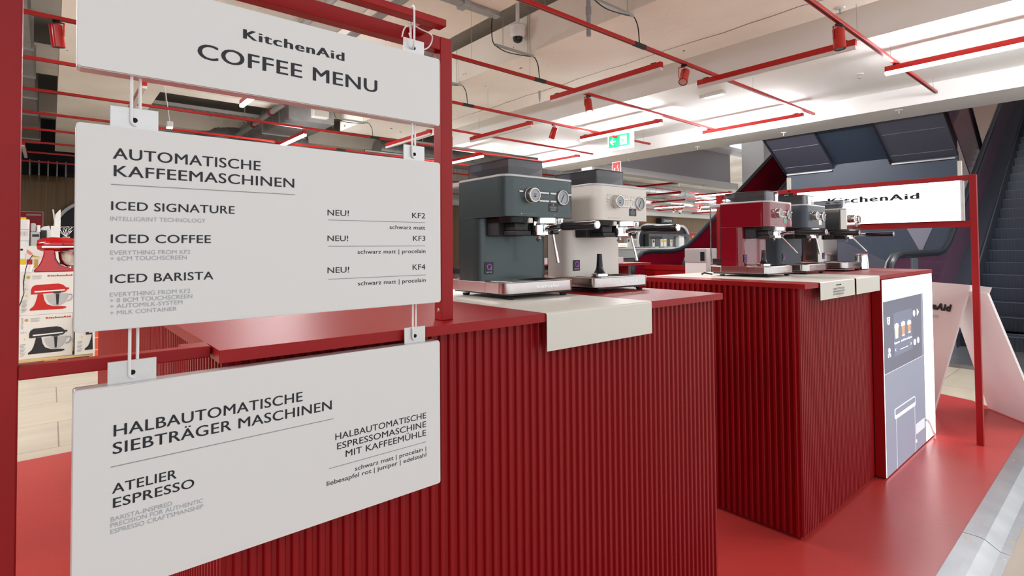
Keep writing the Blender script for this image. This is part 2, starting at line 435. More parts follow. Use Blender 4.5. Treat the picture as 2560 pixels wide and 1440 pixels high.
m_ = MB(); rib_side(m_, .90, 3.62, .205, .03, HC-.0185); m_.build('side_panel', 'red_rib', nc, world=True)
MB().box(.21, .74, .915, 3.6, 0, HC-.02).box(.74, 1.55, .93, 1.68, 0, HC-.02).build('carcass', 'red_metal', nc, world=True)
MB().box(.1865, .189, .868, .893, HC-.0186, HC+.0001).build('end_cap', 'red_metal', nc, world=True)

rc = thing('display_counter', 'right red counter with ribbed front and left side, holding three espresso machines', 'counter', (2.9, 1.2, 0))
MB().hexa([(2.121, .813, HC-.0185), (3.86, .788, HC-.0185), (3.88, 1.56, HC-.0185), (2.150, 1.58, HC-.0185), (2.121, .813, HC), (3.86, .788, HC), (3.88, 1.56, HC), (2.150, 1.58, HC)]).build('worktop', 'red_metal', rc, world=True)
m_ = MB(); rib_front(m_, 2.138, 2.935, .846, .012, HC-.0185, .0160, .005); m_.build('front_panel', 'red_rib', rc, world=True)
m_ = MB(); rib_side(m_, .846, 1.56, 2.142, .012, HC-.0185, .0250, .011); m_.build('side_panel', 'red_rib', rc, world=True)
MB().box(2.15, 3.84, .856, 1.55, 0, HC-.02).box(2.935, 2.975, .846, .86, 0.012, HC-.0185).build('carcass', 'red_metal', rc, world=True)

# back arm of the kiosk
bc = thing('display_counter', 'low red counter wing at the back of the kiosk, screws along its top edge', 'counter', (3.9, 2.1, 0))
MB().box(3.66, 3.68, 1.60, 2.62, 0, HC-.001).build('side_panel', 'red_metal', bc, world=True)
MB().box(3.655, 3.66, 1.60, 2.62, .915, HC).build('edge_rail', 'red_metal', bc, world=True)
for y in (2.50, 2.21, 1.92): MB().lathe([(0, .002), (.004, .0015), (.006, 0)], (3.655, y, .935), 12, 'x').xform(Matrix.Identity(4)).build('screw', 'brushed', bc, world=True)
bs = thing('back_counter', 'red back counter at the rear of the kiosk carrying the dark coffee machine', 'counter', (3.0, 2.8, 0))
MB().box(2.2, 3.60, 2.52, 3.15, HC+.001, HC+.019).build('worktop', 'red_metal', bs, world=True)
MB().box(2.3, 3.55, 2.70, 3.1, 0, HC).build('carcass', 'red_metal', bs, world=True)

# cream sheets folded over the counter edge
def runner(x0, x1, yf, yb, zd, label, rz=0):
    t = 0.0015; P = [(yb, HC+.0003), (yb, HC+t)]
    for i in range(7):
        a = R(90*i/6); P.append((yf+.004-.0055*math.sin(a), HC+t-.0055+.0055*math.cos(a)))
    P.append((yf-.0015, zd)); P.append((yf-.0003, zd))
    for i in range(6, -1, -1):
        a = R(90*i/6); P.append((yf+.004-.0043*math.sin(a), HC+.0003-.0043+.0043*math.cos(a)))
    o = MB().prism(P, x0, x1, 'x').build('counter_runner', 'cream_sheet', smooth=True)
    if rz: o.rotation_euler.z = rz
    return tag(o, label, 'sheet', 'cream sheets folded over the counter edges')
runner(.836, 1.213, .8475, 1.70, .872, 'blank cream sheet folded over the near counter edge under the green machine', R(-1.2))
rn = runner(2.254, 2.617, .805, 1.56, .887, 'cream sheet printed with German text folded over the right counter edge', R(-.8))
runner(2.638, 2.939, .800, 1.56, .887, 'blank cream sheet folded over the right counter edge beside the lit panel', R(-.8))
mb = MB(); fr = ((2.4355, .8020, 0), (1, 0, 0), (0, 0, 1))
logo(mb, -.022, .026, .9365, .0048, fr)
put_text(mb, 'HALBAUTOMATISCHE', -.056, .062, .9205, .0075, fr)
put_text(mb, 'ESPRESSOMASCHINE', -.056, .062, .9095, .0075, fr)
put_text(mb, 'MIT KAFFEEMÜHLE', -.056, .052, .8985, .0075, fr)
put_text(mb, 'liebesapfel rot', -.018, .026, .8915, .0030, fr)
mb.xform(Matrix.Translation(-rn.location)); mb.build('printed_text', 'ink', rn)

# ------------------------------------------------------------------ menu frame
mf = thing('menu_stand', 'red square-tube frame standing left of the near counter, carrying the menu boards', 'frame', (-.04, .92, 0))
def fpart(name, *b, m='red_metal', par=mf, bev=.0015):
    k = MB()
    for q in b: k.box(*q, bev=bev)
    return k.build(name, m, par, world=True)
fpart('post', (-.060, -.029, .910, .937, 0, 1.527)); fpart('post', (.594, .622, .910, .937, HC, 1.527))
fpart('top_rail', (-.0285, .5935, .9105, .9365, 1.4995, 1.527))
fpart('lower_rail', (-.0285, .184, .910, .934, .9395, .9565)); fpart('lower_rail', (-.5, -.0605, .905, .934, .936, .958))
fpart('hanging_bar', (-.06, .561, .838, .862, 1.5145, 1.5285), bev=.002)
fpart('bracket_arm', (.520, .548, .8625, .9095, 1.5150, 1.5280)); fpart('bracket_arm', (-.03, -.005, .8625, .9095, 1.5150, 1.5280))
fpart('corner_plate', (.150, .186, .9345, .962, .9395, .9560))
MB().lathe([(0, .0012), (.0035, .0008), (.0045, 0)], (0, 0, 0), 14).xform(Matrix.Translation((.5938, .923, .975)) @ Matrix.Rotation(R(-90), 4, 'Y')).build('screw', 'brushed', mf, world=True)

# ------------------------------------------------------------------ menu boards
YF = .840; TH = .025
def board(z0, z1, label, rules, dark, grey, brk, x1=.547):
    t = thing('menu_board', label, 'sign', (.285, .8525, z0), 0, 'white menu boards hanging one below the other')
    MB().prism(rr_pts(.0225, x1, z0, z1, .004, 4), YF+.003, YF+TH, 'y').build('casing', 'alu', t, world=True)
    MB().prism(rr_pts(.0235, x1-.001, z0+.001, z1-.001, .004, 4), YF, YF+.003, 'y').build('face_panel', 'sign_white', t, world=True)
    for s, a, b, z, c, bold in dark:
        mb = MB()
        if s == 'LOGO': logo(mb, a, b, z, c, FRONT(YF-.0004))
        else: put_text(mb, s, a, b, z, c, FRONT(YF-.0004), bold)
        mb.build('wordmark' if s == 'LOGO' else 'dark_text_line', 'ink', t, world=True)
    for s, a, b, z, c, bold in grey:
        mb = MB(); put_text(mb, s, a, b, z, c, FRONT(YF-.0004), bold)
        mb.build('grey_text_line', 'ink_grey', t, world=True)
    for a, b, z, h in rules:
        k = MB(); bar(k, (a, z-h/2), (b, z+h/2), 0, FRONT(YF-.0002)); k.build('rule_line', 'ink_rule', t, world=True)
    for bx0, bx1 in brk:
        k = MB(); k.prism([(bx0, z1-.001), (bx1, z1-.001), (bx1, z1+.028), (bx0, z1+.028)], .8515, .8535, 'y', .0004)
        k.build('hanger_tab', 'alu', t, world=True)
        k = MB(); k.lathe([(0, .0004), (.0032, .0004), (.0032, 0)], ((bx0+bx1)/2, .8513, z1+.012), 16, 'y'); k.build('hanger_hole', 'dark_hole', t, world=True)
    return t
BR = [(.0565, .1085), (.4775, .520)]
board(1.326, 1.4515, 'top menu board, slimmer, reading COFFEE MENU under a bold wordmark', [],
      [('LOGO', .2072, .3624, 1.4055, .0154, 0), ('COFFEE MENU', .1502, .4206, 1.3641, .0222, .030)], [], BR)
B_, L_ = .021, -.004
board(1.0005, 1.258, 'middle menu board headed AUTOMATISCHE KAFFEEMASCHINEN', [(.0574, .2836, 1.1834, .0009), (.3354, .5133, 1.1463, .0008), (.3354, .5134, 1.1043, .0008), (.3354, .5139, 1.0521, .0008)],
      [('AUTOMATISCHE', .0583, .2341, 1.2157, .0143, B_), ('KAFFEEMASCHINEN', .0593, .2825, 1.1936, .0144, B_), ('ICED SIGNATURE', .0573, .1994, 1.1509, .0113, B_),
       ('ICED COFFEE', .0572, .1695, 1.1093, .0113, B_), ('ICED BARISTA', .0572, .1728, 1.0590, .0112, B_),
       ('NEU!', .3340, .3697, 1.1532, .0094, .010), ('KF2', .4867, .5137, 1.1536, .0097, .010), ('schwarz matt', .4428, .5136, 1.1334, .0070, .011),
       ('NEU!', .3340, .3685, 1.1125, .0090, .010), ('KF3', .4883, .5139, 1.1131, .0092, .010), ('schwarz matt | procelain', .3846, .5141, 1.0915, .0070, .011),
       ('NEU!', .3340, .3701, 1.0615, .0094, .010), ('KF4', .4873, .5136, 1.0617, .0097, .010), ('schwarz matt | procelain', .3848, .5144, 1.0395, .0070, .011)],
      [('INTELLIGRINT TECHNOLOGY', .0570, .1628, 1.1377, .0053, L_), ('EVERYTHING FROM KF2', .0573, .1447, 1.0949, .0054, L_), ('+ 6CM TOUCHSCREEN', .0574, .1404, 1.0875, .0054, L_),
       ('EVERYTHING FROM KF2', .0574, .1450, 1.0422, .0055, L_), ('+ 8 8CM TOUCHSCREEN', .0574, .1473, 1.0349, .0054, L_), ('+ AUTOMILK-SYSTEM', .0575, .1359, 1.0276, .0054, L_), ('+ MILK CONTAINER', .0576, .1292, 1.0196, .0052, L_)], BR)
board(.6725, .931, 'lowest menu board headed HALBAUTOMATISCHE SIEBTRÄGER MASCHINEN', [(.0600, .3440, .8311, .0009), (.3370, .5137, .7545, .0008)],
      [('HALBAUTOMATISCHE', .0618, .2957, .8677, .0148, B_), ('SIEBTRÄGER MASCHINEN', .0611, .3412, .8460, .0147, B_), ('ATELIER', .0611, .1307, .7975, .0123, B_), ('ESPRESSO', .0620, .1511, .7797, .0123, B_),
       ('HALBAUTOMATISCHE', .3467, .5139, .7963, .0104, .011), ('ESPRESSOMASCHINE', .3496, .5138, .7808, .0104, .011), ('MIT KAFFEEMÜHLE', .3637, .5137, .7655, .0105, .011),
       ('schwarz matt | procelain |', .3798, .5136, .7393, .0070, .011), ('liebesapfel rot | juniper | edelstahl', .3329, .5140, .7284, .0070, .011)],
      [('BARISTA-INSPIRED', .0604, .1256, .7636, .0056, L_), ('PRECISION FOR AUTHENTIC', .0603, .1615, .7564, .0055, L_), ('ESPRESSO CRAFTSMANSHIP', .0603, .1620, .7486, .0055, L_)], BR, x1=.5445)

def ring(name, x, z0, z1, wdt, r, label, m='white_plastic', yaw=35, y=.8525, group=None):
    P = []; h = wdt/2
    for i in range(9): a = R(180*i/8); P.append((h*math.cos(a), z1-h+h*math.sin(a)))
    for i in range(9): a = R(180+180*i/8); P.append((h*math.cos(a), z0+h+h*math.sin(a)))
    c, s_ = math.cos(R(yaw)), math.sin(R(yaw))
    o = MB().tube([(x+p*c, y+p*s_, q) for p, q in P], r, 8, True).build(name, m, smooth=True)
    return tag(o, label, 'ring', group)
G_ = 'white oval links joining the hanging boards'
ring('hanging_link', .0835, 1.263, 1.331, .012, .0019, 'left white link between the top and middle menu boards', group=G_)
ring('hanging_link', .498, 1.263, 1.331, .013, .0017, 'right white link between the top and middle menu boards', group=G_)
ring('hanging_link', .0835, .936, 1.004, .011, .0019, 'left white link between the middle and lowest menu boards', group=G_)
ring('hanging_link', .498, .936, 1.004, .013, .0017, 'right white link between the middle and lowest menu boards', group=G_)
ring('hanging_link', .497, 1.461, 1.540, .036, .0020, 'large white carabiner hooked over the red bar above the top board', yaw=70, y=.8540, group=G_)
ring('hanging_link', .082, 1.461, 1.540, .036, .0020, 'white carabiner over the red bar at the far left of the top board', yaw=70, y=.8540, group=G_)
P = [(.474, .851, 1.478), (.482, .856, 1.497), (.498, .862, 1.511), (.520, .864, 1.508), (.540, .860, 1.502), (.549, .870, 1.496), (.545, .875, 1.484), (.530, .872, 1.474), (.512, .865, 1.472), (.499, .86, 1.48), (.492, .858, 1.492)]
o = MB().tube(smooth_path(P), .0013, 8).build('cable_tie', 'white_plastic', smooth=True); tag(o, 'thin white cable tie looped between the red bar and the top board', 'cable tie')

# ------------------------------------------------------------------ espresso machines
def espresso(label, shell, loc, rz, tamper=False, sticker='sticker_black', wand=0, cup_sticker=True, knob='brushed', group='espresso machines on the counters'):
    t = thing('espresso_machine', label, 'coffee machine', loc, rz, group)
    W = .275
    # base and feet
    MB().prism([(.012, .020), (.018, .011), (.262, .011), (.268, .020)], .012, .272, 'y').build('base', 'black_plastic', t)
    for x in (.022, .225):
        for y in (.022, .235): MB().cyl((x+.012, y, 0), (x+.012, y, .007), .009, .012, 14).build('foot', 'black_matt', t)
    # steel body band: three panels
    MB().rrect(0, W-.002, 0, .0945, .0165, .0470, .034, 8, (0, 0, 1, 1), .0012).build('drip_tray', 'steel', t, smooth=True)
    MB().box(.001, W-.003, .0955, .2235, .0165, .0470, .0008).build('side_band', 'steel', t)
    MB().rrect(0.001, W-.003, .2245, .283, .0165, .0470, .02, 6, (1, 1, 0, 0), .0012).build('rear_band', 'steel', t, smooth=True)
    # tray grid
    k = MB(); k.box(.03, W-.032, .010, .120, .0471, .0485, .0006)
    g = k.build('tray_grid', 'brushed', t)
    k = MB()
    for i in range(14):
        x = .128+i*.0083
        if x < W-.042: k.box(x, x+.0035, .018, .108, .0486, .0490)
    k.build('tray_slots', 'dark_hole', t)
    mb = MB(); logo(mb, .112, .196, .0285, .0092, FRONT(-.0004)); mb.build('embossed_wordmark', 'chrome', t)
    # lower body
    MB().rrect(.001, W-.003, .122, .222, .0472, .2285, .030, 8, (0, 0, 1, 1), .0006).build('body', shell, t, smooth=True)
    # head
    MB().rrect(0, W, 0, .2225, .2290, .3380, .033, 8, (0, 0, 1, 1), .0010).build('head', shell, t, smooth=True)
    MB().rrect(.001, W-.001, .001, .2215, .3382, .3450, .029, 8, (0, 0, 1, 1), .0012).build('top_plate', 'top_grey', t, smooth=True)
    # grinder cradle below the head
    k = MB(); k.cyl((.075, .055, .2288), (.075, .055, .2130), .048, .046, 32); k.build('grinder_collar', 'black_plastic', t, smooth=True)
    k = MB(); k.box(.030, .125, .070, .121, .1760, .2285, .003); k.box(.052, .100, .022, .072, .1900, .2128, .003); k.box(.047, .105, .014, .070, .1765, .1900, .003); k.build('grinder_cradle', 'black_matt', t)
    MB().box(.088, .104, .004, .030, .2120, .2265, .003, 3).build('grind_lever', 'button', t)
    # group head and portafilter
    k = MB(); k.lathe([(0, .2290), (.046, .2290), (.046, .2125), (.041, .2085), (0, .2085)], (.182, .050, 0), 36); k.build('group_head', 'chrome', t, smooth=True)
    pf_ = MB().lathe([(0, .2083), (.034, .2083), (.034, .1790), (.031, .1760), (0, .1760)], (.165, .047, 0), 36).build('portafilter', 'chrome', t, smooth=True)
    MB().tube([(.165, .02, .195), (.165, -.006, .200), (.165, -.030, .2010), (.165, -.052, .2015)], .0078, 12).build('neck', 'chrome', pf_, smooth=True)
    k = MB().lathe([(0, 0), (.0095, 0), (.0112, .004), (.0116, .020), (.0120, .110), (.0118, .126), (.0108, .128), (0, .128)], (0, 0, 0), 24)
    k.xform(Matrix.Translation((.165, -.050, .2015)) @ Matrix.Rotation(R(90), 4, 'X')); k.build('handle', 'black_plastic', pf_, smooth=True)
    k = MB().lathe([(0, 0), (.0114, 0), (.0114, .002), (.0100, .0035), (0, .0030)], (0, 0, 0), 24); k.xform(Matrix.Translation((.165, -.1782, .2015)) @ Matrix.Rotation(R(90), 4, 'X')); k.build('end_cap', 'chrome', pf_, smooth=True)
    MB().tube([(.165, .047, .176), (.165, .046, .170), (.157, .044, .165)], .006, 10).build('spout', 'chrome', pf_, smooth=True)
    for dx in (-.032, .034): MB().box(.165+dx-.005, .165+dx+.005, .028, .040, .205, .220, .002).build('lug', 'chrome', t)
    # steam wand
    kx = .240
    MB().lathe([(0, .2289), (.012, .2289), (.011, .205), (.0085, .200), (0, .200)], (kx, .035, 0), 16).build('wand_mount', 'chrome', t, smooth=True)
    jx, jy, jz = .206, .031, .186
    tx, ty, tz = jx+.013, jy-.085*math.sin(R(wand)), .097+.02*(1-math.cos(R(wand)))
    wd = MB().tube([(kx, .035, .202), (kx-.006, .034, .194), (kx-.016, .032, .190), (jx+.004, jy, jz+.003)], .0045, 12).build('steam_wand', 'chrome', t, smooth=True)
    MB().tube([(jx+.020, .0325, .1885), (jx-.004, jy, jz+.001)], .0070, 14).build('wand_grip', 'black_plastic', wd, smooth=True)
    MB().tube([(jx, jy, jz), (jx+(tx-jx)*.62, jy+(ty-jy)*.62, jz+(tz-jz)*.62)], .0042, 12).build('wand_pipe', 'chrome', wd, smooth=True)
    MB().tube([(jx+(tx-jx)*.60, jy+(ty-jy)*.60, jz+(tz-jz)*.60), (tx, ty, tz)], .0050, 12).build('wand_tip', 'chrome', wd, smooth=True)
    # controls on the front
    kn = MB().lathe([(0, 0), (.0220, 0), (.0220, .003), (.0208, .0035), (.0208, .0200), (.0195, .0215), (.0170, .0215), (.0165, .0195), (0, .0195)], (.090, -.0001, .289), 40, 'y').build('control_knob', knob, t, smooth=True)
    MB().lathe([(0, .0005), (.0163, .0005), (.0163, 0)], (.090, -.0196, .289), 32, 'y').build('knob_face', 'dial', kn, smooth=True)
    mb = MB(); mb.box(.085, .096, -.0206, -.0203, .2905, .2920); mb.box(.086, .094, -.0206, -.0203, .2830, .2870); mb.build('knob_display', 'sticker_black', kn)
    ga = MB().lathe([(0, 0), (.0230, 0), (.0230, .0045), (.0215, .0060), (.0200, .0060), (.0195, .0020), (0, .0020)], (.216, -.0001, .2885), 40, 'y').build('pressure_gauge', 'brushed', t, smooth=True)
    MB().lathe([(0, .0006), (.0194, .0006), (.0194, 0)], (.216, -.0021, .2885), 32, 'y').build('gauge_dial', 'dial', ga)
    k = MB(); k.hexa([(.2075, -.0032, .2760), (.2090, -.0032, .2750), (.2230, -.0032, .2990), (.2205, -.0032, .2990), (.2075, -.0036, .2760), (.2090, -.0036, .2750), (.2230, -.0036, .2990), (.2205, -.0036, .2990)]); k.build('needle', 'ink', ga)
    for x0, x1, z in ((.048, .062, .2985), (.122, .160, .2985), (.166, .189, .2985), (.122, .160, .2755), (.166, .189, .2755), (.238, .252, .2985)):
        MB().prism(rr_pts(x0, x1, z-.0022, z+.0022, .0021, 3), -.0035, 0, 'y').build('button', 'button', t)
    k = MB()
    for x, z in ((.054, .3055), (.054, .288), (.128, .3055), (.141, .3055), (.154, .3055), (.171, .3055), (.184, .3055), (.128, .2825), (.141, .2825), (.154, .2825), (.178, .2825), (.245, .3055)):
        k.lathe([(0, .0004), (.0011, .0004), (.0011, 0)], (x, 0, z), 8, 'y')
    k.build('indicator_dots', 'ink', t)
    k = MB()
    for x, z in ((.054, .3105), (.066, .3105), (.128, .3115), (.141, .3115), (.154, .3115), (.171, .3100), (.184, .3100), (.128, .2885), (.141, .2885), (.154, .2885), (.178, .2885), (.242, .3105), (.248, .3105)):
        k.tube([(x+.0018*math.cos(q*1.0472), -.0002, z+.0024*math.sin(q*1.0472)) for q in range(6)], .0003, 4, True)
    for i in range(16): k.box(.062+i*.0034, .0625+i*.0034, -.0004, 0, .2360, .2385)
    k.prism([(.0545, .2350), (.0595, .2350), (.057, .2395)], -.0004, 0, 'y')
    for i in range(7): k.box(.196+i*.0082, .1965+i*.0082, -.0004, 0, .2365, .2385)
    k.box(.180, .190, -.0004, 0, .2370, .2378)
    k.build('printed_icons', 'print_light', t)
    st = MB().prism(rr_pts(.160, .197, .2455, .2700, .001, 2), -.0008, 0, 'y').build('info_sticker', sticker, t)
    k = MB()
    for i, (a_, b_) in enumerate(((.169, .188), (.164, .193), (.165, .192), (.167, .190), (.168, .189))): k.box(a_, b_, -.0011, -.0008, .2620-i*.0032, .2628-i*.0032)
    k.lathe([(0, .0004), (.002, .0004), (.002, 0)], (.1785, -.0007, .2665), 10, 'y'); k.build('sticker_text', 'print_light', st)
    q = MB().prism(rr_pts(.020, .052, .066, .102, .002, 3), .1212, .1220, 'y').build('q_sticker', 'sticker_black', t)
    k = MB().tube([(.036+.0078*math.cos(R(i*20)), .1208, .0875+.0078*math.sin(R(i*20))) for i in range(18)], .0017, 6, True); k.build('q_letter', 'magenta', q)
    k = MB().hexa([(x-.016, y, z) for x, y, z in ((.0545, .1200, .0850), (.0565, .1200, .0868), (.0625, .1200, .0800), (.0605, .1200, .0782), (.0545, .1210, .0850), (.0565, .1210, .0868), (.0625, .1210, .0800), (.0605, .1210, .0782))]); k.build('q_tail', 'pink', q)
    mb = MB(); put_text(mb, 'QUIET MARK', .0255, .0470, .0710, .0030, FRONT(.1208), .01); mb.build('sticker_text', 'button', q)
    # bean hopper
    hx0, hx1, hy0, hy1 = .026, .160, .018, .216
    k = MB(); o_ = rr_pts(hx0, hx1, hy0, hy1, .010, 4); i_ = rr_pts(hx0+.002, hx1-.002, hy0+.002, hy1-.002, .008, 4)
    b = bmesh.new(); z0, z1 = .3452, .3890
    A = [b.verts.new((*p, z0)) for p in o_]; B = [b.verts.new((*p, z1)) for p in o_]; D = [b.verts.new((*p, z0)) for p in i_]; E_ = [b.verts.new((*p, z1)) for p in i_]; n = len(o_)
    for i in range(n):
        j = (i+1) % n
        for f in ((A[i], A[j], B[j], B[i]), (D[i], D[j], E_[j], E_[i]), (A[i], A[j], D[j], D[i]), (B[i], B[j], E_[j], E_[i])): b.faces.new(f)
    bmesh.ops.recalc_face_normals(b, faces=b.faces); k._add(b); hp = k.build('bean_hopper', 'tint', t, smooth=True)
    MB().hexa([(hx0+.04, hy0+.05, .3460), (hx1-.04, hy0+.05, .3460), (hx1-.04, hy1-.05, .3460), (hx0+.04, hy1-.05, .3460), (hx0+.004, hy0+.004, .3700), (hx1-.004, hy0+.004, .3700), (hx1-.004, hy1-.004, .3700), (hx0+.004, hy1-.004, .3700)]).build('hopper_funnel', 'smoke', hp)
    MB().rrect(hx0-.001, hx1+.001, hy0-.001, hy1+.001, .3891, .3925, .011, 4, ebev=.001).build('hopper_lid', 'black_plastic', hp, smooth=True)
    MB().rrect(hx0+.003, hx1-.003, hy0+.003, hy1-.003, .3690, .3889, .008, 4).build('lid_seal', 'smoke', hp, smooth=True)
    # water tank at the back
    k = MB(); x0, x1, y0, y1, z0, z1 = .004, W-.006, .2245, .2840, .052, .328; w_ = .0025
    k.rrect(x0, x1, y0, y1, z0, z0+.003, .012, 4, (1, 1, 0, 0))
    for bb in ((x0, x0+w_, y0, y1-.012, z0, z1), (x1-w_, x1, y0, y1-.012, z0, z1), (x0, x1, y0, y0+w_, z0, z1), (x0+.010, x1-.010, y1-w_, y1, z0, z1)): k.box(*bb)
    for cx_, cy_, s0 in ((x0+.012, y1-.012, 90), (x1-.012, y1-.012, 0)):
        P1 = [(cx_+.012*math.cos(R(s0+15*i)), cy_+.012*math.sin(R(s0+15*i))) for i in range(7)]; P2 = [(cx_+(.012-w_)*math.cos(R(s0+15*i)), cy_+(.012-w_)*math.sin(R(s0+15*i))) for i in range(7)]
        k.prism(P1+P2[::-1], z0, z1)
    tk = k.build('water_tank', 'clear', t, smooth=True)
    MB().rrect(x0-.001, x1+.001, y0, y1+.001, .3285, .3420, .012, 4, (1, 1, 0, 0), .001).build('tank_lid', 'top_grey', tk, smooth=True)
    MB().box(x0+.004, x1-.004, y0+.004, y1-.014, .0560, .0820).build('tank_valve', 'black_matt', tk)
    return t
S5 = 'espresso machines on the counters'
espresso('dark green espresso machine nearest the camera, standing on the blank cream sheet', 'shell_green', (.930, 1.112, HC+.0016), R(-1.0), wand=5)
espresso('cream espresso machine behind the dark green one, black tamper on its drip tray', 'shell_cream', (1.287, 1.098, HC+.0002), R(-1.0), wand=10)
m3 = espresso('glossy dark red espresso machine, first on the right counter, with clear water tank', 'shell_red', (2.420, 1.079, HC+.0016), R(-.5), wand=52, sticker='sticker_green')
espresso('charcoal blue espresso machine between the red and the steel ones', 'shell_blue', (2.792, 1.060, HC+.0016), R(0), wand=8, sticker='button')
m5 = espresso('stainless steel espresso machine, last on the right counter beside the steel jug', 'shell_steel', (3.280, 1.045, HC+.0002), R(0), wand=52)

def tamper(loc, label):
    t = thing('tamper', label, 'tamper', loc, 0, 'coffee tampers standing on drip trays')
    MB().lathe([(0, 0), (.0265, 0), (.0290, .0012), (.0290, .0100), (.0270, .0115), (.0200, .0125), (0, .0125)], (0, 0, 0), 36).build('base', 'chrome', t, smooth=True)
    MB().lathe([(0, .0126), (.0200, .0126), (.0150, .018), (.0108, .030), (.0092, .050), (.0083, .072), (.0078, .0735), (0, .0735)], (0, 0, 0), 28).build('handle', 'black_plastic', t, smooth=True)
    return t
tamper((1.237, 1.055, HC+.0180), 'black and chrome tamper in front of the cream espresso machine').location = (1.360, 1.150, HC+.0487)
tamper((2.516, 1.142, HC+.0503), 'black and chrome tamper on the drip tray of the red espresso machine')
# milk jug
jg = thing('milk_jug', 'polished steel cup beside the stainless steel espresso machine', 'jug', (3.633, 1.075, HC))
k = MB().lathe([(0, .001), (.034, .001), (.037, .004), (.0365, .03), (.033, .070), (.031, .086), (.0325, .090), (.0315, .0905), (.030, .086), (.032, .07), (.0355, .03), (.035, .011), (0, .005)], (0, 0, 0), 36); k.build('body', 'chrome', jg, smooth=True)
k = MB().lathe([(0, 0), (.033, 0), (.034, .001), (0, .001)], (0, 0, 0), 30); k.build('foot_ring', 'brushed', jg)

# cables behind the red and the steel machine
MB().tube([(-.012, .262, .008), (-.034, .275, .012), (-.049, .282, .016), (-.054, .29, .008), (-.039, .30, .011), (.0, .31, .011)], .0035, 8).build('power_cord', 'cable_black', m3, smooth=True)
MB().tube([(.24, .284, .04), (.30, .33, .03), (.38, .38, .011), (.45, .40, .005)], .0035, 8).build('power_cord', 'cable_black', m5, smooth=True)
# dark coffee machine on back counter and white cabinet behind the red machine
dm = thing('bean_to_cup_machine', 'dark grey coffee machine with pale base on the red back counter', 'coffee machine', (3.25, 2.75, HC+.019))
MB().rrect(-.40, .10, -.17, .22, .0, .045, .03, 5).xform(Matrix.Identity(4)).build('base', 'arch_white', dm, smooth=True)
MB().rrect(-.40, .0, -.12, .20, .0455, .40, .02, 5).build('body', 'cab_grey', dm, smooth=True)
MB().rrect(.0, .09, -.10, .20, .0455, .36, .01, 5).build('water_tank', 'clear', dm, smooth=True)
wc = thing('vending_cabinet', 'white cabinet standing on the platform behind the red espresso machine', 'cabinet', (3.36, 2.0, 0))
MB().box(-.02, .12, -.10, .06, 0, 1.083, .004).build('body', 'white_plastic', wc)
MB().box(-.024, -.0205, -.08, .03, .60, .88, .002).build('door', 'white_plastic', wc)
MB().box(-.0235, -.0205, -.098, .058, .990, 1.081, .002).build('control_panel', 'top_grey', wc)
MB().box(-.026, -.0206, -.09, -.06, 1.00, 1.06).build('display', 'black_plastic', wc)

# ------------------------------------------------------------------ illuminated front panel
YP = .800
lp = thing('light_panel', 'backlit front panel printed with a picture of a coffee machine, right end of right counter', 'light box', (3.43, .82, 0))
MB().box(2.979, 3.905, YP+.002, .845, .006, .9335, .001).build('casing', 'red_metal', lp, world=True)
fp = FRONT(YP)
def pr(name, m, *polys, y=YP, th=.0012):
    k = MB()
    for p in polys: k.prism(p, y-th, y+.0006, 'y')
    return k.build(name, m, lp, world=True)
rect = lambda a, b, c, d: [(a, c), (b, c), (b, d), (a, d)]
MB().box(2.982, 3.902, YP, YP+.0019, .008, .931).build('lit_face', 'panel_lit', lp, world=True)
pr('printed_body', 'panel_grey', rect(2.984, 3.686, .010, .486), y=YP-.0004)
pr('printed_screen_surround', 'panel_dark', rect(2.984, 3.686, .488, .828), y=YP-.0004)
pr('printed_top_strip', 'panel_pale', rect(2.984, 3.706, .829, .856), y=YP-.0004)
pr('printed_vent', 'panel_pale', rect(2.990, 3.607, .880, .888), *[rect(3.0+i*.0255, 3.012+i*.0255, .872, .880) for i in range(24)], y=YP-.0004)
pr('printed_display', 'panel_screen', rect(3.136, 3.457, .551, .763), y=YP-.0012)
pr('printed_edge', 'panel_grey', rect(3.645, 3.686, .488, .828), y=YP-.0010)
pr('printed_door_lines', 'panel_line', rect(3.140, 3.147, .010, .255), rect(3.466, 3.473, .010, .260), y=YP-.0014)
pr('printed_handle', 'panel_lit', rr_pts(3.122, 3.482, .250, .299, .012, 4), y=YP-.0014)
pr('printed_handle_recess', 'panel_grey', rr_pts(3.128, 3.476, .268, .2965, .009, 4), y=YP-.0024)
pr('printed_label', 'panel_pale', rect(3.486, 3.655, .096, .148), y=YP-.0014)
pr('printed_dot', 'panel_lit', [(3.487+.008*math.cos(R(a)), .061+.008*math.sin(R(a))) for a in range(0, 360, 30)], y=YP-.0014)
for x, m2 in ((3.181, 'panel_orange'), (3.294, 'panel_brown'), (3.402, 'panel_brown')):
    h = .058 if x < 3.35 else .050; z = .641 if x < 3.35 else .645
    pr('printed_glass', m2, [(x-.020, z), (x+.020, z), (x+.030, z+h), (x-.030, z+h)], y=YP-.0022)
    pr('printed_foam', 'panel_lit', [(x-.030, z+h-.010), (x+.030, z+h-.010), (x+.026, z+h+.006), (x, z+h+.012), (x-.026, z+h+.006)], rect(x-.017, x+.017, z-.004, z+.002), y=YP-.0030)
mb = MB()
for s_, a, b in (('Cappuccino', 3.140, 3.230), ('Iced Coffee', 3.255, 3.340), ('Iced Espresso', 3.350, 3.452)): put_text(mb, s_, a, b, .611, .010, FRONT(YP-.0026), .02)
put_text(mb, '<', 3.152, 3.166, .570, .022, FRONT(YP-.0026), .01); put_text(mb, '>', 3.424, 3.438, .570, .022, FRONT(YP-.0026), .01)
for i in range(6): bar(mb, (3.236+i*.024, .5745), (3.254+i*.024, .577), 0, FRONT(YP-.0026))
mb.build('printed_caption', 'panel_lit', lp, world=True)
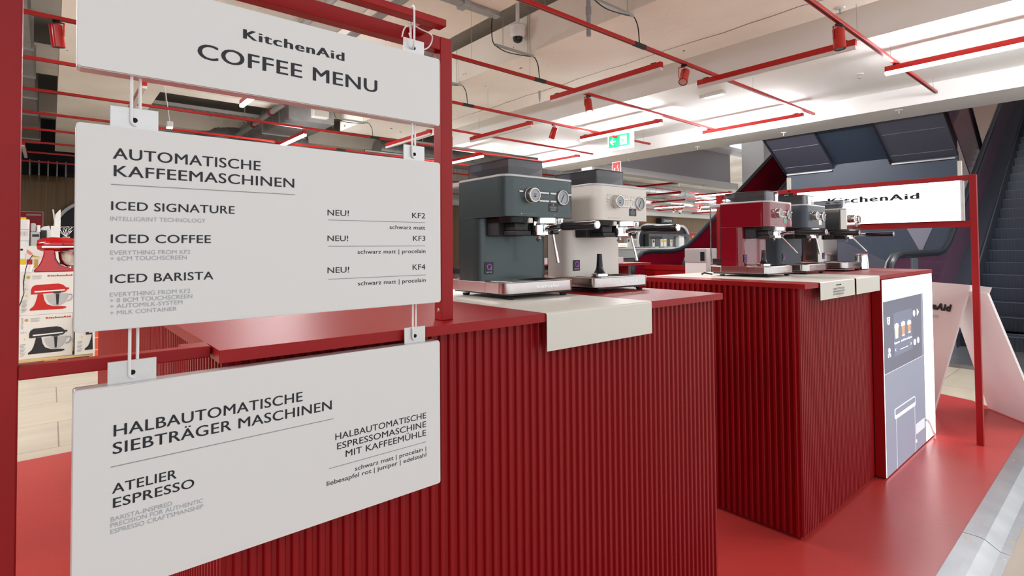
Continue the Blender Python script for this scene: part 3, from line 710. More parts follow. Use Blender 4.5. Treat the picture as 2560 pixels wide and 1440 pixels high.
def oval(mb, x, z, rx, rz, t=.0022, n=14): mb.tube([(x+rx*math.cos(6.2832*i/n), YP-.0020, z+rz*math.sin(6.2832*i/n)) for i in range(n)], t, 5, True)
def icon(): global mb; mb.build('printed_icon', 'panel_lit', lp, world=True); mb = MB()
mb = MB()
oval(mb, 3.502, .734, .013, .013); oval(mb, 3.502, .728, .006, .011); icon(); oval(mb, 3.502, .585, .014, .009); oval(mb, 3.502, .576, .014, .009); icon(); oval(mb, 3.570, .583, .013, .014); oval(mb, 3.570, .583, .005, .005); icon()
mb.tube([(3.563, YP-.002, .718), (3.563, YP-.002, .750), (3.588, YP-.002, .734)], .0022, 5, True); icon()
mb.tube([(3.040, YP-.002, .750), (3.072, YP-.002, .750), (3.068, YP-.002, .722), (3.056, YP-.002, .716), (3.044, YP-.002, .722)], .0024, 5, True); mb.tube([(3.044, YP-.002, .738), (3.068, YP-.002, .738)], .002, 5); icon()
oval(mb, 3.059, .592, .010, .010); mb.tube([(3.043, YP-.002, .560), (3.048, YP-.002, .574), (3.059, YP-.002, .578), (3.070, YP-.002, .574), (3.075, YP-.002, .560)], .0024, 5)
icon()
o = MB().tube([(3.668, YP-.004, .132), (3.695, YP-.006, .128), (3.735, YP-.006, .100), (3.790, YP-.006, .050), (3.842, YP-.006, .012)], .0075, 8).build('power_cable', 'white_plastic', lp, smooth=True, world=True)
MB().box(3.903, 3.915, YP+.004, YP+.03, .03, .165, .002).build('side_plate', 'cab_grey', lp, world=True)
MB().box(3.906, 3.93, YP+.008, YP+.018, .075, .105, .001).build('side_latch', 'white_plastic', lp, world=True)

# ------------------------------------------------------------------ brand sign frame at the far right
XS = 3.90
sf = thing('sign_frame', 'tall red square-tube frame holding the lit wordmark sign at the far right', 'frame', (XS, .6, 0))
def sp(name, *b, m='red_metal'):
    k = MB()
    for q in b: k.box(*q, bev=.0015)
    return k.build(name, m, sf, world=True)
sp('post', (3.86, 3.89, .583, .613, 0, 1.4835)); sp('post', (3.86, 3.89, 2.066, 2.106, 0, 1.4835))
sp('top_rail', (3.8605, 3.8895, .6135, 2.0655, 1.455, 1.4830)); sp('lower_rail', (3.8605, 3.8895, .6135, 2.0655, 1.195, 1.2285))
sp('middle_post', (3.8605, 3.8895, 1.513, 1.546, 1.229, 1.4545))
for y in (2.052, 1.569): MB().lathe([(0, .001), (.006, .001), (.006, 0)], (3.8590, y, 1.470), 14, 'x').build('bolt_hole', 'dark_hole', sf, world=True)
MB().box(3.862, 3.887, 1.566, 1.585, 1.4836, 1.566).build('upright_stub', 'cream_sheet', sf, world=True)
MB().box(3.862, 3.887, .645, .662, 1.4836, 1.566).build('upright_stub', 'cream_sheet', sf, world=True)
ls = thing('lit_sign', 'glowing white lightbox sign with dark wordmark held in the tall red frame', 'sign', (3.87, 1.08, 1.2286))
MB().box(3.845, 3.9, .640, 1.512, 1.2292, 1.4545, .001).build('casing', 'alu', ls, world=True)
MB().box(3.842, 3.8448, .651, 1.511, 1.2300, 1.4535).build('lit_face', 'sign_lit', ls, world=True)
mb = MB(); logo(mb, 0, .495, 0, .0400, ((3.8414, 1.330, 1.3625), (0, -1, 0), (0, 0, 1))); mb.build('wordmark', 'esc_rail', ls, world=True)
o = MB().box(3.87, 3.875, 1.549, 1.631, 1.36, 1.4540).build('hanging_tag', 'black_in'); tag(o, 'small black plate hanging from the tall red frame beside the lit sign', 'plate')
mb = MB(); put_text(mb, 'GT', 0, .030, .04, .024, ((3.869, 1.607, 1.385), (0, -1, 0), (0, 0, 1)), .0); mb.xform(Matrix.Translation(-o.location)); mb.build('tag_lettering', 'button', o)

# ------------------------------------------------------------------ folded white A-board
ab = thing('folding_board', 'white folded display board standing on the platform behind the lit panel', 'display board', (4.5, .75, 0))
T0, T1, T2 = Vector((4.604, .949, .840)), Vector((4.408, .700, .840)), Vector((4.277, .591, .838))
F0, F1 = Vector((4.50, 1.03, .010)), Vector((4.389, .899, .010))
G1, G2 = Vector((4.769, .683, .010)), Vector((4.43, .385, .010))
T0b = T0 + (T0-T1)*.6
MB().plate([T1, T0b, F0+Vector((.10, .12, 0)), F1], .012).build('front_leaf', 'board_white', ab, world=True)
MB().plate([T1+Vector((.012, .0, 0)), T2, T2+Vector((.02, .015, -.04)), T1+Vector((.05, .03, -.04))], .004).build('fold_strip', 'board_white', ab, world=True)
T1d, T2d = T1+Vector((.03, .02, -.035)), T2+Vector((.02, .012, -.035))
MB().plate([T0*.45+T1*.55+Vector((.05, .03, -.035)), G1, G2, T2d], .012).build('rear_leaf', 'board_white', ab, world=True)
e = (T1-T0).normalized(); dn = ((F1-T1)-(F1-T1).dot(e)*e).normalized()
nrm = e.cross(-dn)
org = T0+dn*.185 - nrm*(-.0145 if nrm.dot(Vector((-1, -.6, 0))) > 0 else .0145)
mb = MB(); logo(mb, -.16, .205, 0, .048, (org, e, -dn), .15); mb.build('wordmark', 'ink', ab, world=True)
mb = MB(); put_text(mb, 'Iced Coffee Society', -.05, .12, -.052, .026, (org, e, -dn), -.004, .35); mb.build('script_line', 'ink_grey', ab, world=True)

# ------------------------------------------------------------------ ceiling tracks, lights, spots
TR = [(-3, 1.65, 8.47, 1.64), (-3, 3.07, 8.47, 3.07), (-3, 4.30, 8.48, 4.54), (-3, 5.70, 8.50, 5.936), (-3, 7.04, 8.49, 7.325), (-3, 8.42, 17.7, 8.89), (-3, 9.82, 18.2, 10.42),
      (-3, 11.16, 20.6, 11.77), (-3, 12.5, 23.6, 13.35), (-3, 13.8, 26.3, 14.93), (-3, 15.2, 29.1, 16.55)]
def trackY(i, x): a = TR[i]; return a[1]+(a[3]-a[1])*(x-a[0])/(a[2]-a[0])
nm = ['nearest the camera, ending by the white beam', 'second from the camera, through the top centre', 'third from the camera', 'fourth from the camera, carrying the small red spotlight', 'fifth from the camera, left of the exit sign', 'sixth from the camera, running past the beam', 'seventh from the camera', 'eighth from the camera', 'ninth from the camera', 'tenth from the camera', 'farthest, next to the wood wall']
for i, (x0, y0, x1, y1) in enumerate(TR):
    t = thing('ceiling_track', 'long red lighting track, '+nm[i], 'lighting track', (x0, y0, 3.0), math.atan2(y1-y0, x1-x0), 'parallel red lighting tracks')
    Ln = math.hypot(x1-x0, y1-y0)
    MB().box(0, Ln, -.018, .018, .0, .032, .002).build('rail', 'red_track', t)
    MB().box(.01, Ln-.01, -.006, .006, -.0006, .001).build('slot', 'cable_black', t)
    for wx in ([5.57, 6.58, 8.33], [3.0, 6.56, 7.58, 8.31], [3.27, 4.10, 5.53, 7.0, 8.3], [2.0, 4.6, 6.4, 7.4, 8.3], [3.5, 5.5, 7.2, 8.3])[min(i, 4)]:
        zt = 3.168 if wx > 6.2 else (3.298 if wx > 4.12 else 4.29)
        if 2.6 < wx < 3.6: zt = 3.6
        if wx < x1: MB().cyl((wx-x0, 0, .032), (wx-x0, 0, zt-3.0), .0016, n=6).build('suspension_wire', 'wire', t)
    for jx in ((), (4.25,), (4.25,), (4.25,), (4.25,), (4.25,), (4.25,), (4.25,))[i] if i < 8 else ():
        MB().box(jx-x0-.09, jx-x0+.09, -.0195, .0195, -.001, .034, .001).build('feed_connector', 'black_matt', t)

def linear(x, y0, y1, on, label, z=2.93):
    t = thing('linear_light', label, 'ceiling light', (x, (y0+y1)/2, z-.032), 0, 'linear lights hung below the red tracks')
    h = (y1-y0)/2
    MB().box(-.024, .024, -h, h, .032, .088, .002).build('housing', 'red_track', t)
    MB().box(-.022, .022, -h+.002, h-.002, .0, .0318, .004).build('diffuser', 'led_on' if on else 'led_off', t)
    for s in (-1, 1): MB().box(-.012, .012, s*(h-.10)-.03, s*(h-.10)+.03, .088, .0695+.032, .002).build('track_adapter', 'cable_black', t)
    return t
LN = [(4.73, 3.145, 4.745, 0, 'unlit red linear light below the dome camera, centre top'), (5.60, 1.66, 3.25, 0, 'unlit red linear light right of the small red spotlight, top right'),
      (6.86, 4.575, 6.18, 1, 'lit red linear light just above the green exit sign'), (8.13, 3.09, 4.64, 1, 'lit red linear light farthest right, in front of the white beam'),
      (6.73, .13, 1.73, 1, 'lit red linear light cut off by the upper right edge'), (5.44, 5.87, 7.41, 0, 'unlit red linear light above the green espresso machine'),
      (6.50, 8.45, 9.95, 1, 'lit red linear light left of the green espresso machine hopper'), (8.17, 7.41, 8.90, 1, 'lit red linear light between the two near machine hoppers'),
      (4.58, 7.30, 8.80, 0, 'unlit red linear light behind the right end of the top menu board'), (3.06, 8.6, 10.1, 1, 'lit red linear light seen between the two upper menu boards'),
      (.78, 7.16, 8.60, 0, 'unlit linear light with pale underside, left between the upper boards'), (1.82, 5.85, 7.36, 1, 'lit linear light mostly hidden above the top menu board'),
      (-.37, 12.45, 13.95, 0, 'small unlit linear light beside the left red post'),
      (13.88, 8.75, 10.2, 0, 'nearest unlit linear light beyond the cream espresso machine'), (16.40, 10.2, 11.6, 0, 'second unlit linear light beyond the cream espresso machine'),
      (19.27, 11.8, 13.4, 0, 'third unlit linear light beyond the cream espresso machine'), (21.86, 13.45, 15.05, 1, 'lit linear light beyond the gauge of the cream machine'),
      (23.94, 14.8, 16.3, 0, 'farthest unlit linear light beyond the cream machine'), (17.95, 9.2, 10.6, 1, 'first lit linear light beside the red escalator glass'),
      (20.40, 10.6, 12.05, 1, 'second lit linear light beside the red escalator glass'), (23.1, 12.0, 13.5, 1, 'third lit linear light beside the red escalator glass'),
      (25.6, 13.5, 15.0, 1, 'fourth lit linear light beside the red escalator glass'), (27.7, 15.0, 16.6, 0, 'farthest unlit linear light, above the wood wall')]
for a in LN: linear(*a)

def spot(x, y, az, tilt, on, label):
    t = thing('spotlight', label, 'spotlight', (x, y, 2.70), R(az), 'red cylinder spotlights on the tracks')
    MB().box(-.030, .030, -.012, .012, .278, .300, .002).build('track_adapter', 'cable_black', t)
    MB().box(-.010, .058, -.006, .006, .268, .277, .001).box(.052, .058, -.006, .006, .165, .277, .001).build('bracket', 'red_gloss', t)
    rot = Matrix.Translation((0, 0, .175)) @ Matrix.Rotation(R(tilt), 4, 'X') @ Matrix.Translation((0, 0, -.175))
    k = MB().lathe([(0, .255), (.044, .255), (.0465, .252), (.0465, .080), (.043, .078), (.040, .080), (.040, .10), (.036, .115), (0, .12)], (0, 0, 0), 36); k.xform(rot); can = k.build('can', 'red_gloss', t, smooth=True)
    k = MB().lathe([(0, .084), (.0398, .084), (.0398, .081), (0, .081)], (0, 0, 0), 30); k.xform(rot); k.build('reflector', 'lamp_glow' if on else 'brushed', can)
    k = MB().lathe([(.0400, .0815), (.0440, .0775), (.0410, .0765), (.0375, .0795)], (0, 0, 0), 30); k.xform(rot); k.build('bezel', 'cable_black', can)
spot(5.13, 1.648, 150, 4, 0, 'largest red spotlight, upright, at the upper right')
spot(5.02, 3.07, 108, 38, 0, 'tilted red spotlight left of the unlit linear light, upper right')
spot(5.11, 4.47, 152, 18, 1, 'lit red spotlight above the exit sign region, third track')
spot(5.90, 5.88, 10, 24, 0, 'small tilted red spotlight on the fourth track, above the cream machine')
spot(.027, 5.76, -40, 10, 0, 'orange-red spotlight beside the left post, upper left')
spot(23.25, 14.9, 90, 20, 1, 'tiny far lit spotlight beyond the cream espresso machine')
spot(22.9, 13.3, 90, 20, 1, 'tiny far spotlight beside the lit linear lights near the red machine')

# dome cameras
def dome(loc, h, label):
    t = thing('dome_camera', label, 'security camera', loc, 0, 'dome cameras on the ceiling')
    MB().cyl((0, 0, .19), (0, 0, h), .022, n=20).build('pole', 'white_plastic', t, smooth=True)
    MB().lathe([(0, .195), (.080, .200), (.094, .185), (.094, .172), (.090, .169), (.090, .105), (.084, .075), (.074, .060), (0, .060)], (0, 0, 0), 36).build('housing', 'white_plastic', t, smooth=True)
    MB().lathe([(.056, .062), (.056, .045), (.050, .022), (.036, .011), (.018, .001), (0, 0)], (0, 0, 0), 32).build('dome', 'black_plastic', t, smooth=True)
dome((4.0, 4.54, 3.415), .62, 'white dome security camera on a pole above the green machine')
dome((24.4, 15.3, 2.75), 1.5, 'tiny far dome camera above the wood wall')

# exit sign, emergency light, sprinklers, small signs
ex = thing('exit_sign', 'green and white emergency exit sign with left arrow, hanging near the beam', 'exit sign', (7.52, 5.86, 2.81))
MB().box(-.03, .06, -.255, .255, -.01, .265, .012, 3).build('casing', 'exit_white', ex)
MB().box(-.0335, -.0305, -.225, .225, .025, .235).build('green_face', 'exit_green', ex)
k = MB()
k.prism([(.205, .130), (.145, .185), (.118, .185), (.155, .142), (.075, .142), (.075, .118), (.155, .118), (.118, .075), (.145, .075)], -.0345, -.0336, 'x')
k.prism([(-.02, .055), (-.02, .21), (-.16, .21), (-.16, .055)], -.0345, -.0336, 'x'); k.build('arrow_and_door', 'exit_white', ex)
k = MB()
k.tube([(-.0348, -.06, .15), (-.0348, -.085, .115), (-.0348, -.055, .085), (-.0348, -.035, .065)], .008, 6); k.tube([(-.0348, -.085, .115), (-.0348, -.115, .095), (-.0348, -.145, .085)], .008, 6)
k.tube([(-.0348, -.035, .150), (-.0348, -.06, .150), (-.0348, -.095, .135), (-.0348, -.12, .15)], .006, 6); k.lathe([(0, .002), (.012, .002), (.012, 0)], (-.0365, -.052, .180), 12, 'x'); k.build('running_figure', 'exit_green', ex)
for y in (-.12, .05): MB().cyl((.02, y, .265), (.02, y, .36), .002, n=6).build('suspension_wire', 'wire', ex)
el = thing('emergency_light', 'slim white emergency light mounted on the white ceiling, right of centre', 'emergency light', (6.80, 3.74, 3.115))
MB().box(-.035, .035, -.175, .175, .012, .0545, .004).build('housing', 'white_plastic', el); MB().box(-.025, .025, -.15, .10, .0, .0118, .003).build('lens', 'exit_white', el)
for i, (x, y, z, lab) in enumerate(((8.74, 2.1, 2.925, 'on the white beam underside, rightmost'), (8.99, 3.72, 2.925, 'on the white beam underside, second from the right'), (9.03, 5.27, 2.925, 'on the white beam underside, third from the right'), (9.12, 6.89, 2.925, 'on the white beam underside, leftmost'), (7.435, 2.175, 3.17, 'on the white ceiling between the red tracks'), (5.55, 1.77, 3.30, 'on the rough ceiling at the top edge'), (14.3, 8.2, 2.87, 'under the grey bulkhead beyond the beam'))):
    t = thing('sprinkler', 'small sprinkler head '+lab, 'sprinkler', (x, y, z-.05), 0, 'sprinkler heads in the ceiling')
    MB().lathe([(0, .05), (.045, .05), (.035, .040), (0, .038)], (0, 0, 0), 20).build('rosette', 'white_plastic', t, smooth=True)
    MB().cyl((0, 0, 0), (0, 0, .038), .006, .010, 10).cyl((0, 0, -.004), (0, 0, 0), .016, .016, 12).build('head', 'galv', t)
t = thing('fire_sign', 'small red fire-extinguisher sign with white border behind the cream machine', 'sign', (9.2, 7.28, 2.56))
MB().box(0, .01, -.12, .12, 0, .36).build('plate', 'button', t); MB().box(-.002, 0, -.105, .105, .015, .345).build('red_face', 'poster_red', t)
k = MB(); k.cyl((-.003, .045, .06), (-.003, .045, .19), .022, n=12); k.box(-.005, -.003, .03, .06, .2, .23); k.tube([(-.004, -.08, .06), (-.004, -.05, .12), (-.004, -.07, .17), (-.004, -.03, .24), (-.004, -.05, .29)], .012, 6); k.tube([(-.004, -.02, .08), (-.004, -.03, .16)], .010, 6); k.build('pictogram', 'button', t)
MB().cyl((.005, 0, .36), (.005, 0, .46), .004, n=6).build('hanger', 'wire', t)

# ------------------------------------------------------------------ ceiling services
def chain(mb, x, y, z0, z1):
    z = z0; i = 0
    while z < z1:
        mb.tube([(x+(.006*math.cos(a*1.0472) if i % 2 else 0), y+(0 if i % 2 else .006*math.cos(a*1.0472)), z+.013+.016*math.sin(a*1.0472)) for a in range(6)], .0018, 4, True)
        z += .026; i += 1
def feed(y, label):
    x0, x1, z = 3.60, 4.155, 3.262
    t = thing('cable_strut', label, 'cable strut', ((x0+x1)/2, y, z), 0, 'chain-hung feed struts above the tracks')
    MB().box(x0, x1, y-.012, y+.012, z, z+.024, .001).build('strut', 'galv', t, world=True)
    for f, zt in ((.20, 4.28), (.84, 3.32)):
        k = MB(); xc = x0+(x1-x0)*f
        if f > .5: xc = 4.075
        chain(k, xc, y, z+.024, 4.26 if f < .5 else 3.72 if xc < 4.1 else 3.29); k.build('chain', 'wire', t, world=True)
    P = [(x0+.05, y+.03, z+.62), (x0-.02, y+.02, z+.30), (x0-.045, y, z+.16), (x0-.03, y, z+.04), (x0+.03, y, z-.004), (x0+.18, y, z-.030), (x1-.12, y, z-.010), (x1, y, z+.008), (x1+.045, y, z-.02), (x1+.080, y, z-.09), (4.25, y, z-.225)]
    MB().tube(smooth_path(P), .0055, 8).build('feed_cable', 'cable_black', t, smooth=True, world=True)
feed(4.455, 'chain-hung grey strut with black feed cable below the dome camera')
feed(3.07, 'chain-hung grey strut with black feed cable at the top edge, right of the pipe')
feed(5.86, 'chain-hung grey strut with black cable just right of the right frame post')
feed(8.66, 'chain-hung strut with black cable seen below the top menu board')
t = thing('pipe_stub', 'grey vertical pipe stub hanging open-ended from the ceiling, top centre', 'pipe', (3.75, 3.267, 3.042))
MB().cyl((0, 0, 0), (0, 0, 1.25), .021, n=18).cyl((0, 0, .20), (0, 0, .27), .027, n=18).build('pipe', 'pipe_grey', t, smooth=True)
t = thing('pipe_stub', 'short metal nipple sprinkler drop under the rough ceiling beam', 'pipe', (5.22, 5.469, 3.18), 0)
MB().cyl((0, 0, 0), (0, 0, .12), .014, .02, 12).cyl((0, 0, -.03), (0, 0, 0), .008, n=10).build('pipe', 'galv', t, smooth=True)
# galvanised flange of the boxed duct
t = thing('duct_flange', 'galvanised flange strip across the cream boxed duct, top edge', 'duct flange', (3.1, 4.4, 3.52))
MB().box(2.62, 3.62, 4.37, 4.47, 3.555, 3.598, .004).box(3.13, 3.21, 4.35, 4.50, 3.54, 3.60, .003).build('strip', 'duct_grey', t, world=True)
t = thing('duct_flange', 'galvanised angle strip along the left edge of the boxed duct', 'duct flange', (2.66, 4.5, 3.56))
MB().box(2.60, 2.70, -3, 9, 3.575, 3.599).build('strip', 'duct_grey', t, world=True)
# ducts and pipes of the open ceiling
def duct_box(name, x0, x1, y0, y1, z0, z1, label, seams=8):
    t = thing(name, label, 'duct', ((x0+x1)/2, (y0+y1)/2, z0), 0, 'galvanised ventilation ducts')
    MB().box(x0, x1, y0, y1, z0, z1).build('duct_body', 'duct_grey', t, world=True)
    for i in range(seams):
        y = y0+(y1-y0)*(i+.5)/seams
        MB().box(x0-.02, x1+.02, y-.015, y+.015, z0-.02, z1+.02).build('flange', 'duct_grey', t, world=True)
duct_box('rectangular_duct', -.60, -.18, 4.8, 15, 3.35, 3.75, 'wide grey ventilation duct beside the left red post')
duct_box('rectangular_duct', 3.1, 3.9, 9.5, 13.5, 3.35, 3.75, 'galvanised rectangular duct seen between the two upper menu boards', 4)
def round_duct(pts, r, label, rings=6):
    t = thing('round_duct', label, 'duct', pts[0], 0, 'galvanised ventilation ducts')
    MB().tube(pts, r, 28).build('duct_body', 'duct_grey', t, smooth=True, world=True)
    for i in range(rings):
        f = i/(rings-1)*(len(pts)-1); a = min(int(f), len(pts)-2); p = Vector(pts[a]).lerp(Vector(pts[a+1]), f-a); d = (Vector(pts[a+1])-Vector(pts[a])).normalized()*.012
        MB().cyl(p-d, p+d, r+.006, n=28).build('ring', 'galv', t, smooth=True, world=True)
round_duct([(2.45, 13.0, 2.6), (2.45, 13.0, 3.2), (2.52, 13.0, 3.42), (2.7, 13.0, 3.55), (3.0, 13.0, 3.6), (4.6, 13.0, 3.6)], .26, 'round spiral duct with elbow seen between the upper menu boards', 9)
round_duct([(6.0, 12.0, 3.5), (9.0, 12.1, 3.5), (14.0, 12.3, 3.5)], .24, 'long spiral duct behind the green machine hopper', 14)
round_duct([(13.0, 13.0, 3.35), (25.0, 12.7, 3.35)], .30, 'long spiral duct beyond the cream espresso machine', 30)
round_duct([(15.5, 15.4, 3.3), (29.0, 15.3, 3.3)], .22, 'far spiral duct above the wood wall', 20)
round_duct([(-1.2, 8.0, 3.5), (-1.1, 16, 3.5)], .2, 'dark round duct left of the grey ventilation duct', 6)
def pipe(pts, r, label, m='pipe_grey', coup=(), cm='pipe_red'):
    t = thing('ceiling_pipe', label, 'pipe', pts[0], 0, 'ceiling pipes')
    MB().tube(pts, r, 14).build('pipe', m, t, smooth=True, world=True)
    for f in coup:
        p = Vector(pts[0]).lerp(Vector(pts[1]), f); d = (Vector(pts[1])-Vector(pts[0])).normalized()*.035
        MB().cyl(p-d, p+d, r*1.5, n=16).build('coupling', cm, t, smooth=True, world=True)
pipe([(2.95, 8.6, 3.55), (2.95, 14, 3.45)], .045, 'grey pipe with red couplings between the upper menu boards', coup=(.1, .25, .45))
pipe([(2.42, 3.2, 3.95), (2.42, 9.5, 3.95)], .045, 'grey pipe with a red coupling above the right frame corner', coup=(.22, .5))
pipe([(-.9, 6.0, 3.2), (-.9, 12, 3.2)], .06, 'dark pipe left of the grey duct', 'pipe_grey', (.3, .6))
pipe([(5.2, 11.0, 3.25), (9.0, 11.0, 3.25)], .03, 'thin galvanised pipe behind the machine hoppers', 'galv', (.5,))
def tray(x0, x1, y, z, label):
    t = thing('cable_tray', label, 'cable tray', (x0, y, z), 0, 'perforated cable trays')
    MB().box(x0, x1, y-.08, y+.08, z, z+.006).box(x0, x1, y-.083, y-.08, z, z+.06).box(x0, x1, y+.08, y+.083, z, z+.06).build('tray', 'galv', t, world=True)
    k = MB(); n = int((x1-x0)/.12)
    for i in range(n): k.box(x0+.03+i*.12, x0+.10+i*.12, y-.045, y-.03, z-.0006, z); k.box(x0+.03+i*.12+.05, x0+.10+i*.12+.05, y+.02, y+.035, z-.0006, z)
    k.build('perforation', 'dark_hole', t, world=True)
    for i in range(3): MB().box(x0+.3+(x1-x0-.6)*i/2-.01, x0+.3+(x1-x0-.6)*i/2+.01, y-.01, y+.01, z+.006, 4.29).build('hanger', 'galv', t, world=True)
tray(1.15, 4.2, 10.6, 3.52, 'perforated cable tray crossing between the upper menu boards')
tray(6.0, 10.5, 10.4, 3.4, 'perforated cable tray behind the machine hoppers')
t = thing('ceiling_unit', 'cream plastic ceiling box with lamp beside the rectangular duct', 'ceiling unit', (3.62, 9.5, 3.42))
MB().box(-.14, .14, -.14, .14, 0, .22, .02).build('box', 'cream_sheet', t)
t = thing('hanging_lamp', 'small white square lamp hanging on a cable between the upper boards', 'lamp', (1.36, 9.55, 2.93))
MB().box(-.04, .04, -.05, .05, .03, .12, .01).build('housing', 'white_plastic', t); MB().box(-.035, .035, -.045, .045, .02, .0295).build('lens', 'led_on', t)
MB().tube([(0, 0, .12), (-.02, 0, .3), (-.06, 0, .6), (-.03, 0, 1.0), (0, 0, 1.36)], .006, 6).build('cable', 'white_plastic', t)
for i, nm_ in enumerate(('leftmost', 'second from left', 'middle', 'second from right', 'rightmost')):
    t = thing('ceiling_baffle', nm_+' thin grey baffle standing out from the black fascia above the wood wall', 'baffle', (-.36+i*.155, 16.9, 2.80), 0, 'grey baffles under the black fascia')
    MB().box(-.012, .012, -.9, .28, 0, .34).build('blade', 'pipe_grey', t)

# ------------------------------------------------------------------ escalators
def incl(x0, z0, run): return (x0+run, z0+run*math.tan(R(30)))
ea = thing('escalator', 'escalator with red glass sides rising away behind the kiosk', 'escalator', (8, 4.65, -.03))
def balus(par, y, xs, hand, gm, th=.03, zb=.0, xe=None):
    """hand: handrail profile (x, z)"""
    P = [(x, z) for x, z in hand]; low = []
    xend, zend = P[-1]
    knee = xs
    poly = P+[(xend, zend-1.15), (knee, zb), (P[0][0], zb)]
    MB().prism(poly, y-.006, y+.006, 'y').build('glass_side', gm, par, world=True)
    MB().tube([(x, y, z+.02) for x, z in P], .035, 10).build('handrail', 'esc_rail', par, smooth=True, world=True)
prof = [(-.02, .45), (-.10, .62), (-.08, .78), (0, .90), (.14, .98), (.32, 1.0), (.9, 1.0), (1.15, 1.02), (1.4, 1.09), (1.65, 1.21), (2.0, 1.41), (4.2, 2.68), (6.5, 4.01), (8.8, 5.34)]
balus(ea, 5.0, 9.2, [(6.78+x, z) for x, z in prof], 'esc_glass_red')
balus(ea, 4.32, 9.4, [(7.05+x, z) for x, z in prof], 'esc_glass_dark')
MB().prism([(6.9, -.03), (9.2, -.03), (16.0, 3.90), (16.0, 4.35), (8.6, .08), (6.9, .08)], 4.36, 4.96, 'y').build('truss', 'esc_dark', ea, world=True)
# escalator with visible steps on the right
eb = thing('escalator', 'escalator with visible dark grooved steps rising at the right edge', 'escalator', (8, .7, -.03))
balus(eb, 1.44, 8.4, [(6.30+x, z) for x, z in ((-.74, .45), (-.82, .62), (-.80, .78), (-.72, .90), (-.58, .97), (-.40, .99), (1.0, .99), (1.25, 1.01), (1.5, 1.09), (1.7, 1.20), (2.0, 1.37), (4.2, 2.64), (6.5, 3.97), (8.8, 5.30))], 'esc_glass_dark')
MB().box(6.25, 6.45, 1.425, 1.455, 0, .97, .01).build('newel_band', 'esc_band', eb, world=True)
MB().prism([(6.4, 0), (7.5, 0), (7.9, .12), (15.0, 4.22), (15.0, 4.62), (7.8, .46), (7.4, .30), (6.4, .28)], 1.30, 1.42, 'y').build('inner_deck', 'esc_deck', eb, world=True)
MB().prism([(6.4, .28), (7.4, .30), (7.8, .46), (15.0, 4.62), (15.0, 4.66), (7.75, .50), (7.35, .34), (6.4, .32)], 1.285, 1.445, 'y').build('deck_edge', 'esc_dark', eb, world=True)
MB().prism([(7.3, -.03), (7.75, -.03), (16.2, 4.85), (16.2, 5.2), (7.7, .30), (7.3, .25)], 1.291, 1.299, 'y').build('skirt_panel', 'esc_dark', eb, world=True)
k = MB(); ke = MB()
for i in range(34):
    x0 = 7.55+i*.25 if i > 1 else 7.35+i*.28; z0 = .0 + max(0, i-1)*.1445
    x0 = 7.45+i*.25
    k.box(x0, x0+.9, .28, 1.29, z0-.3, z0+.144)
    ke.box(x0-.004, x0+.03, .285, 1.285, z0+.1442, z0+.148)
k.build('steps', 'esc_step', eb, world=True); ke.build('step_edges', 'esc_edge', eb, world=True)
k = MB()
for i in range(34):
    x0 = 7.45+i*.25; z0 = max(0, i-1)*.1445
    for j in range(32): k.box(x0-.006, x0, .30+j*.031, .314+j*.031, z0+.01, z0+.140)
k.build('riser_cleats', 'esc_dark', eb, world=True)
MB().box(6.3, 7.45, .25, 1.30, -.03, .004).build('comb_plate', 'alu_ramp', eb, world=True)
balus(eb, .18, 8.4, [(6.30+x, z) for x, z in ((-.02, .45), (-.10, .62), (-.08, .78), (0, .90), (.14, .97), (.32, .99), (1.0, .99), (1.25, 1.01), (1.5, 1.09), (1.7, 1.20), (2.0, 1.37), (4.2, 2.64), (6.5, 3.97), (8.8, 5.30))], 'esc_glass_dark')
# undersides of the two descending escalators
T30 = math.tan(R(30)); XE = 10.37
for ya, yb, lab, nmx in ((3.46, 4.25, 'left dark escalator underside descending behind the lit sign', 'escalator_underside'), (1.77, 2.61, 'right dark escalator underside descending behind the lit sign', 'escalator_underside')):
    t = thing('escalator', lab, 'escalator', (XE, (ya+yb)/2, 2.39), 0, 'descending escalator undersides')
    z = lambda x: 2.43+(XE-x)*T30
    MB().hexa([(9.0, ya, z(9.0)), (9.0, yb, z(9.0)), (XE, yb, z(XE)), (XE, ya, z(XE)), (9.0, ya, z(9.0)+1.0), (9.0, yb, z(9.0)+1.0), (XE, yb, z(XE)+.72), (XE, ya, z(XE)+.72)]).build('truss', 'esc_under', t, world=True)
    for xx in (9.75, 10.22):
        MB().hexa([(xx, ya+.03, z(xx)-.004), (xx, yb-.03, z(xx)-.004), (xx+.010, yb-.03, z(xx+.01)-.004), (xx+.010, ya+.03, z(xx+.01)-.004), (xx, ya+.03, z(xx)+.02), (xx, yb-.03, z(xx)+.02), (xx+.010, yb-.03, z(xx+.01)+.02), (xx+.010, ya+.03, z(xx+.01)+.02)]).build('panel_seam', 'esc_edge', t, world=True)
    MB().box(XE-.04, XE, ya+.02, yb-.01, 2.385, 2.412, .004).build('edge_profile', 'duct_grey', t, world=True)
    for y in (yb+.002, ):
        MB().hexa([(9.0, y, z(9.0)-.03), (9.0, y+.02, z(9.0)-.03), (XE, y+.02, z(XE)-.03), (XE, y, z(XE)-.03), (9.0, y, z(9.0)+1.), (9.0, y+.02, z(9.0)+1.), (XE, y+.02, z(XE)+.7), (XE, y, z(XE)+.7)]).build('side_cladding', 'esc_dark', t, world=True)
        for i in range(6):
            xx = 9.4+i*.17; MB().lathe([(0, .003), (.006, .002), (.008, 0)], (xx, y+.01, z(xx)-.035), 8).build('bolt', 'galv', t, world=True)
t = thing('cladding_wall', 'dark blue cladding filling the gap between and below the escalator undersides', 'cladding', (10.45, 3, 0))
z = lambda x: 2.50+(XE-x)*T30
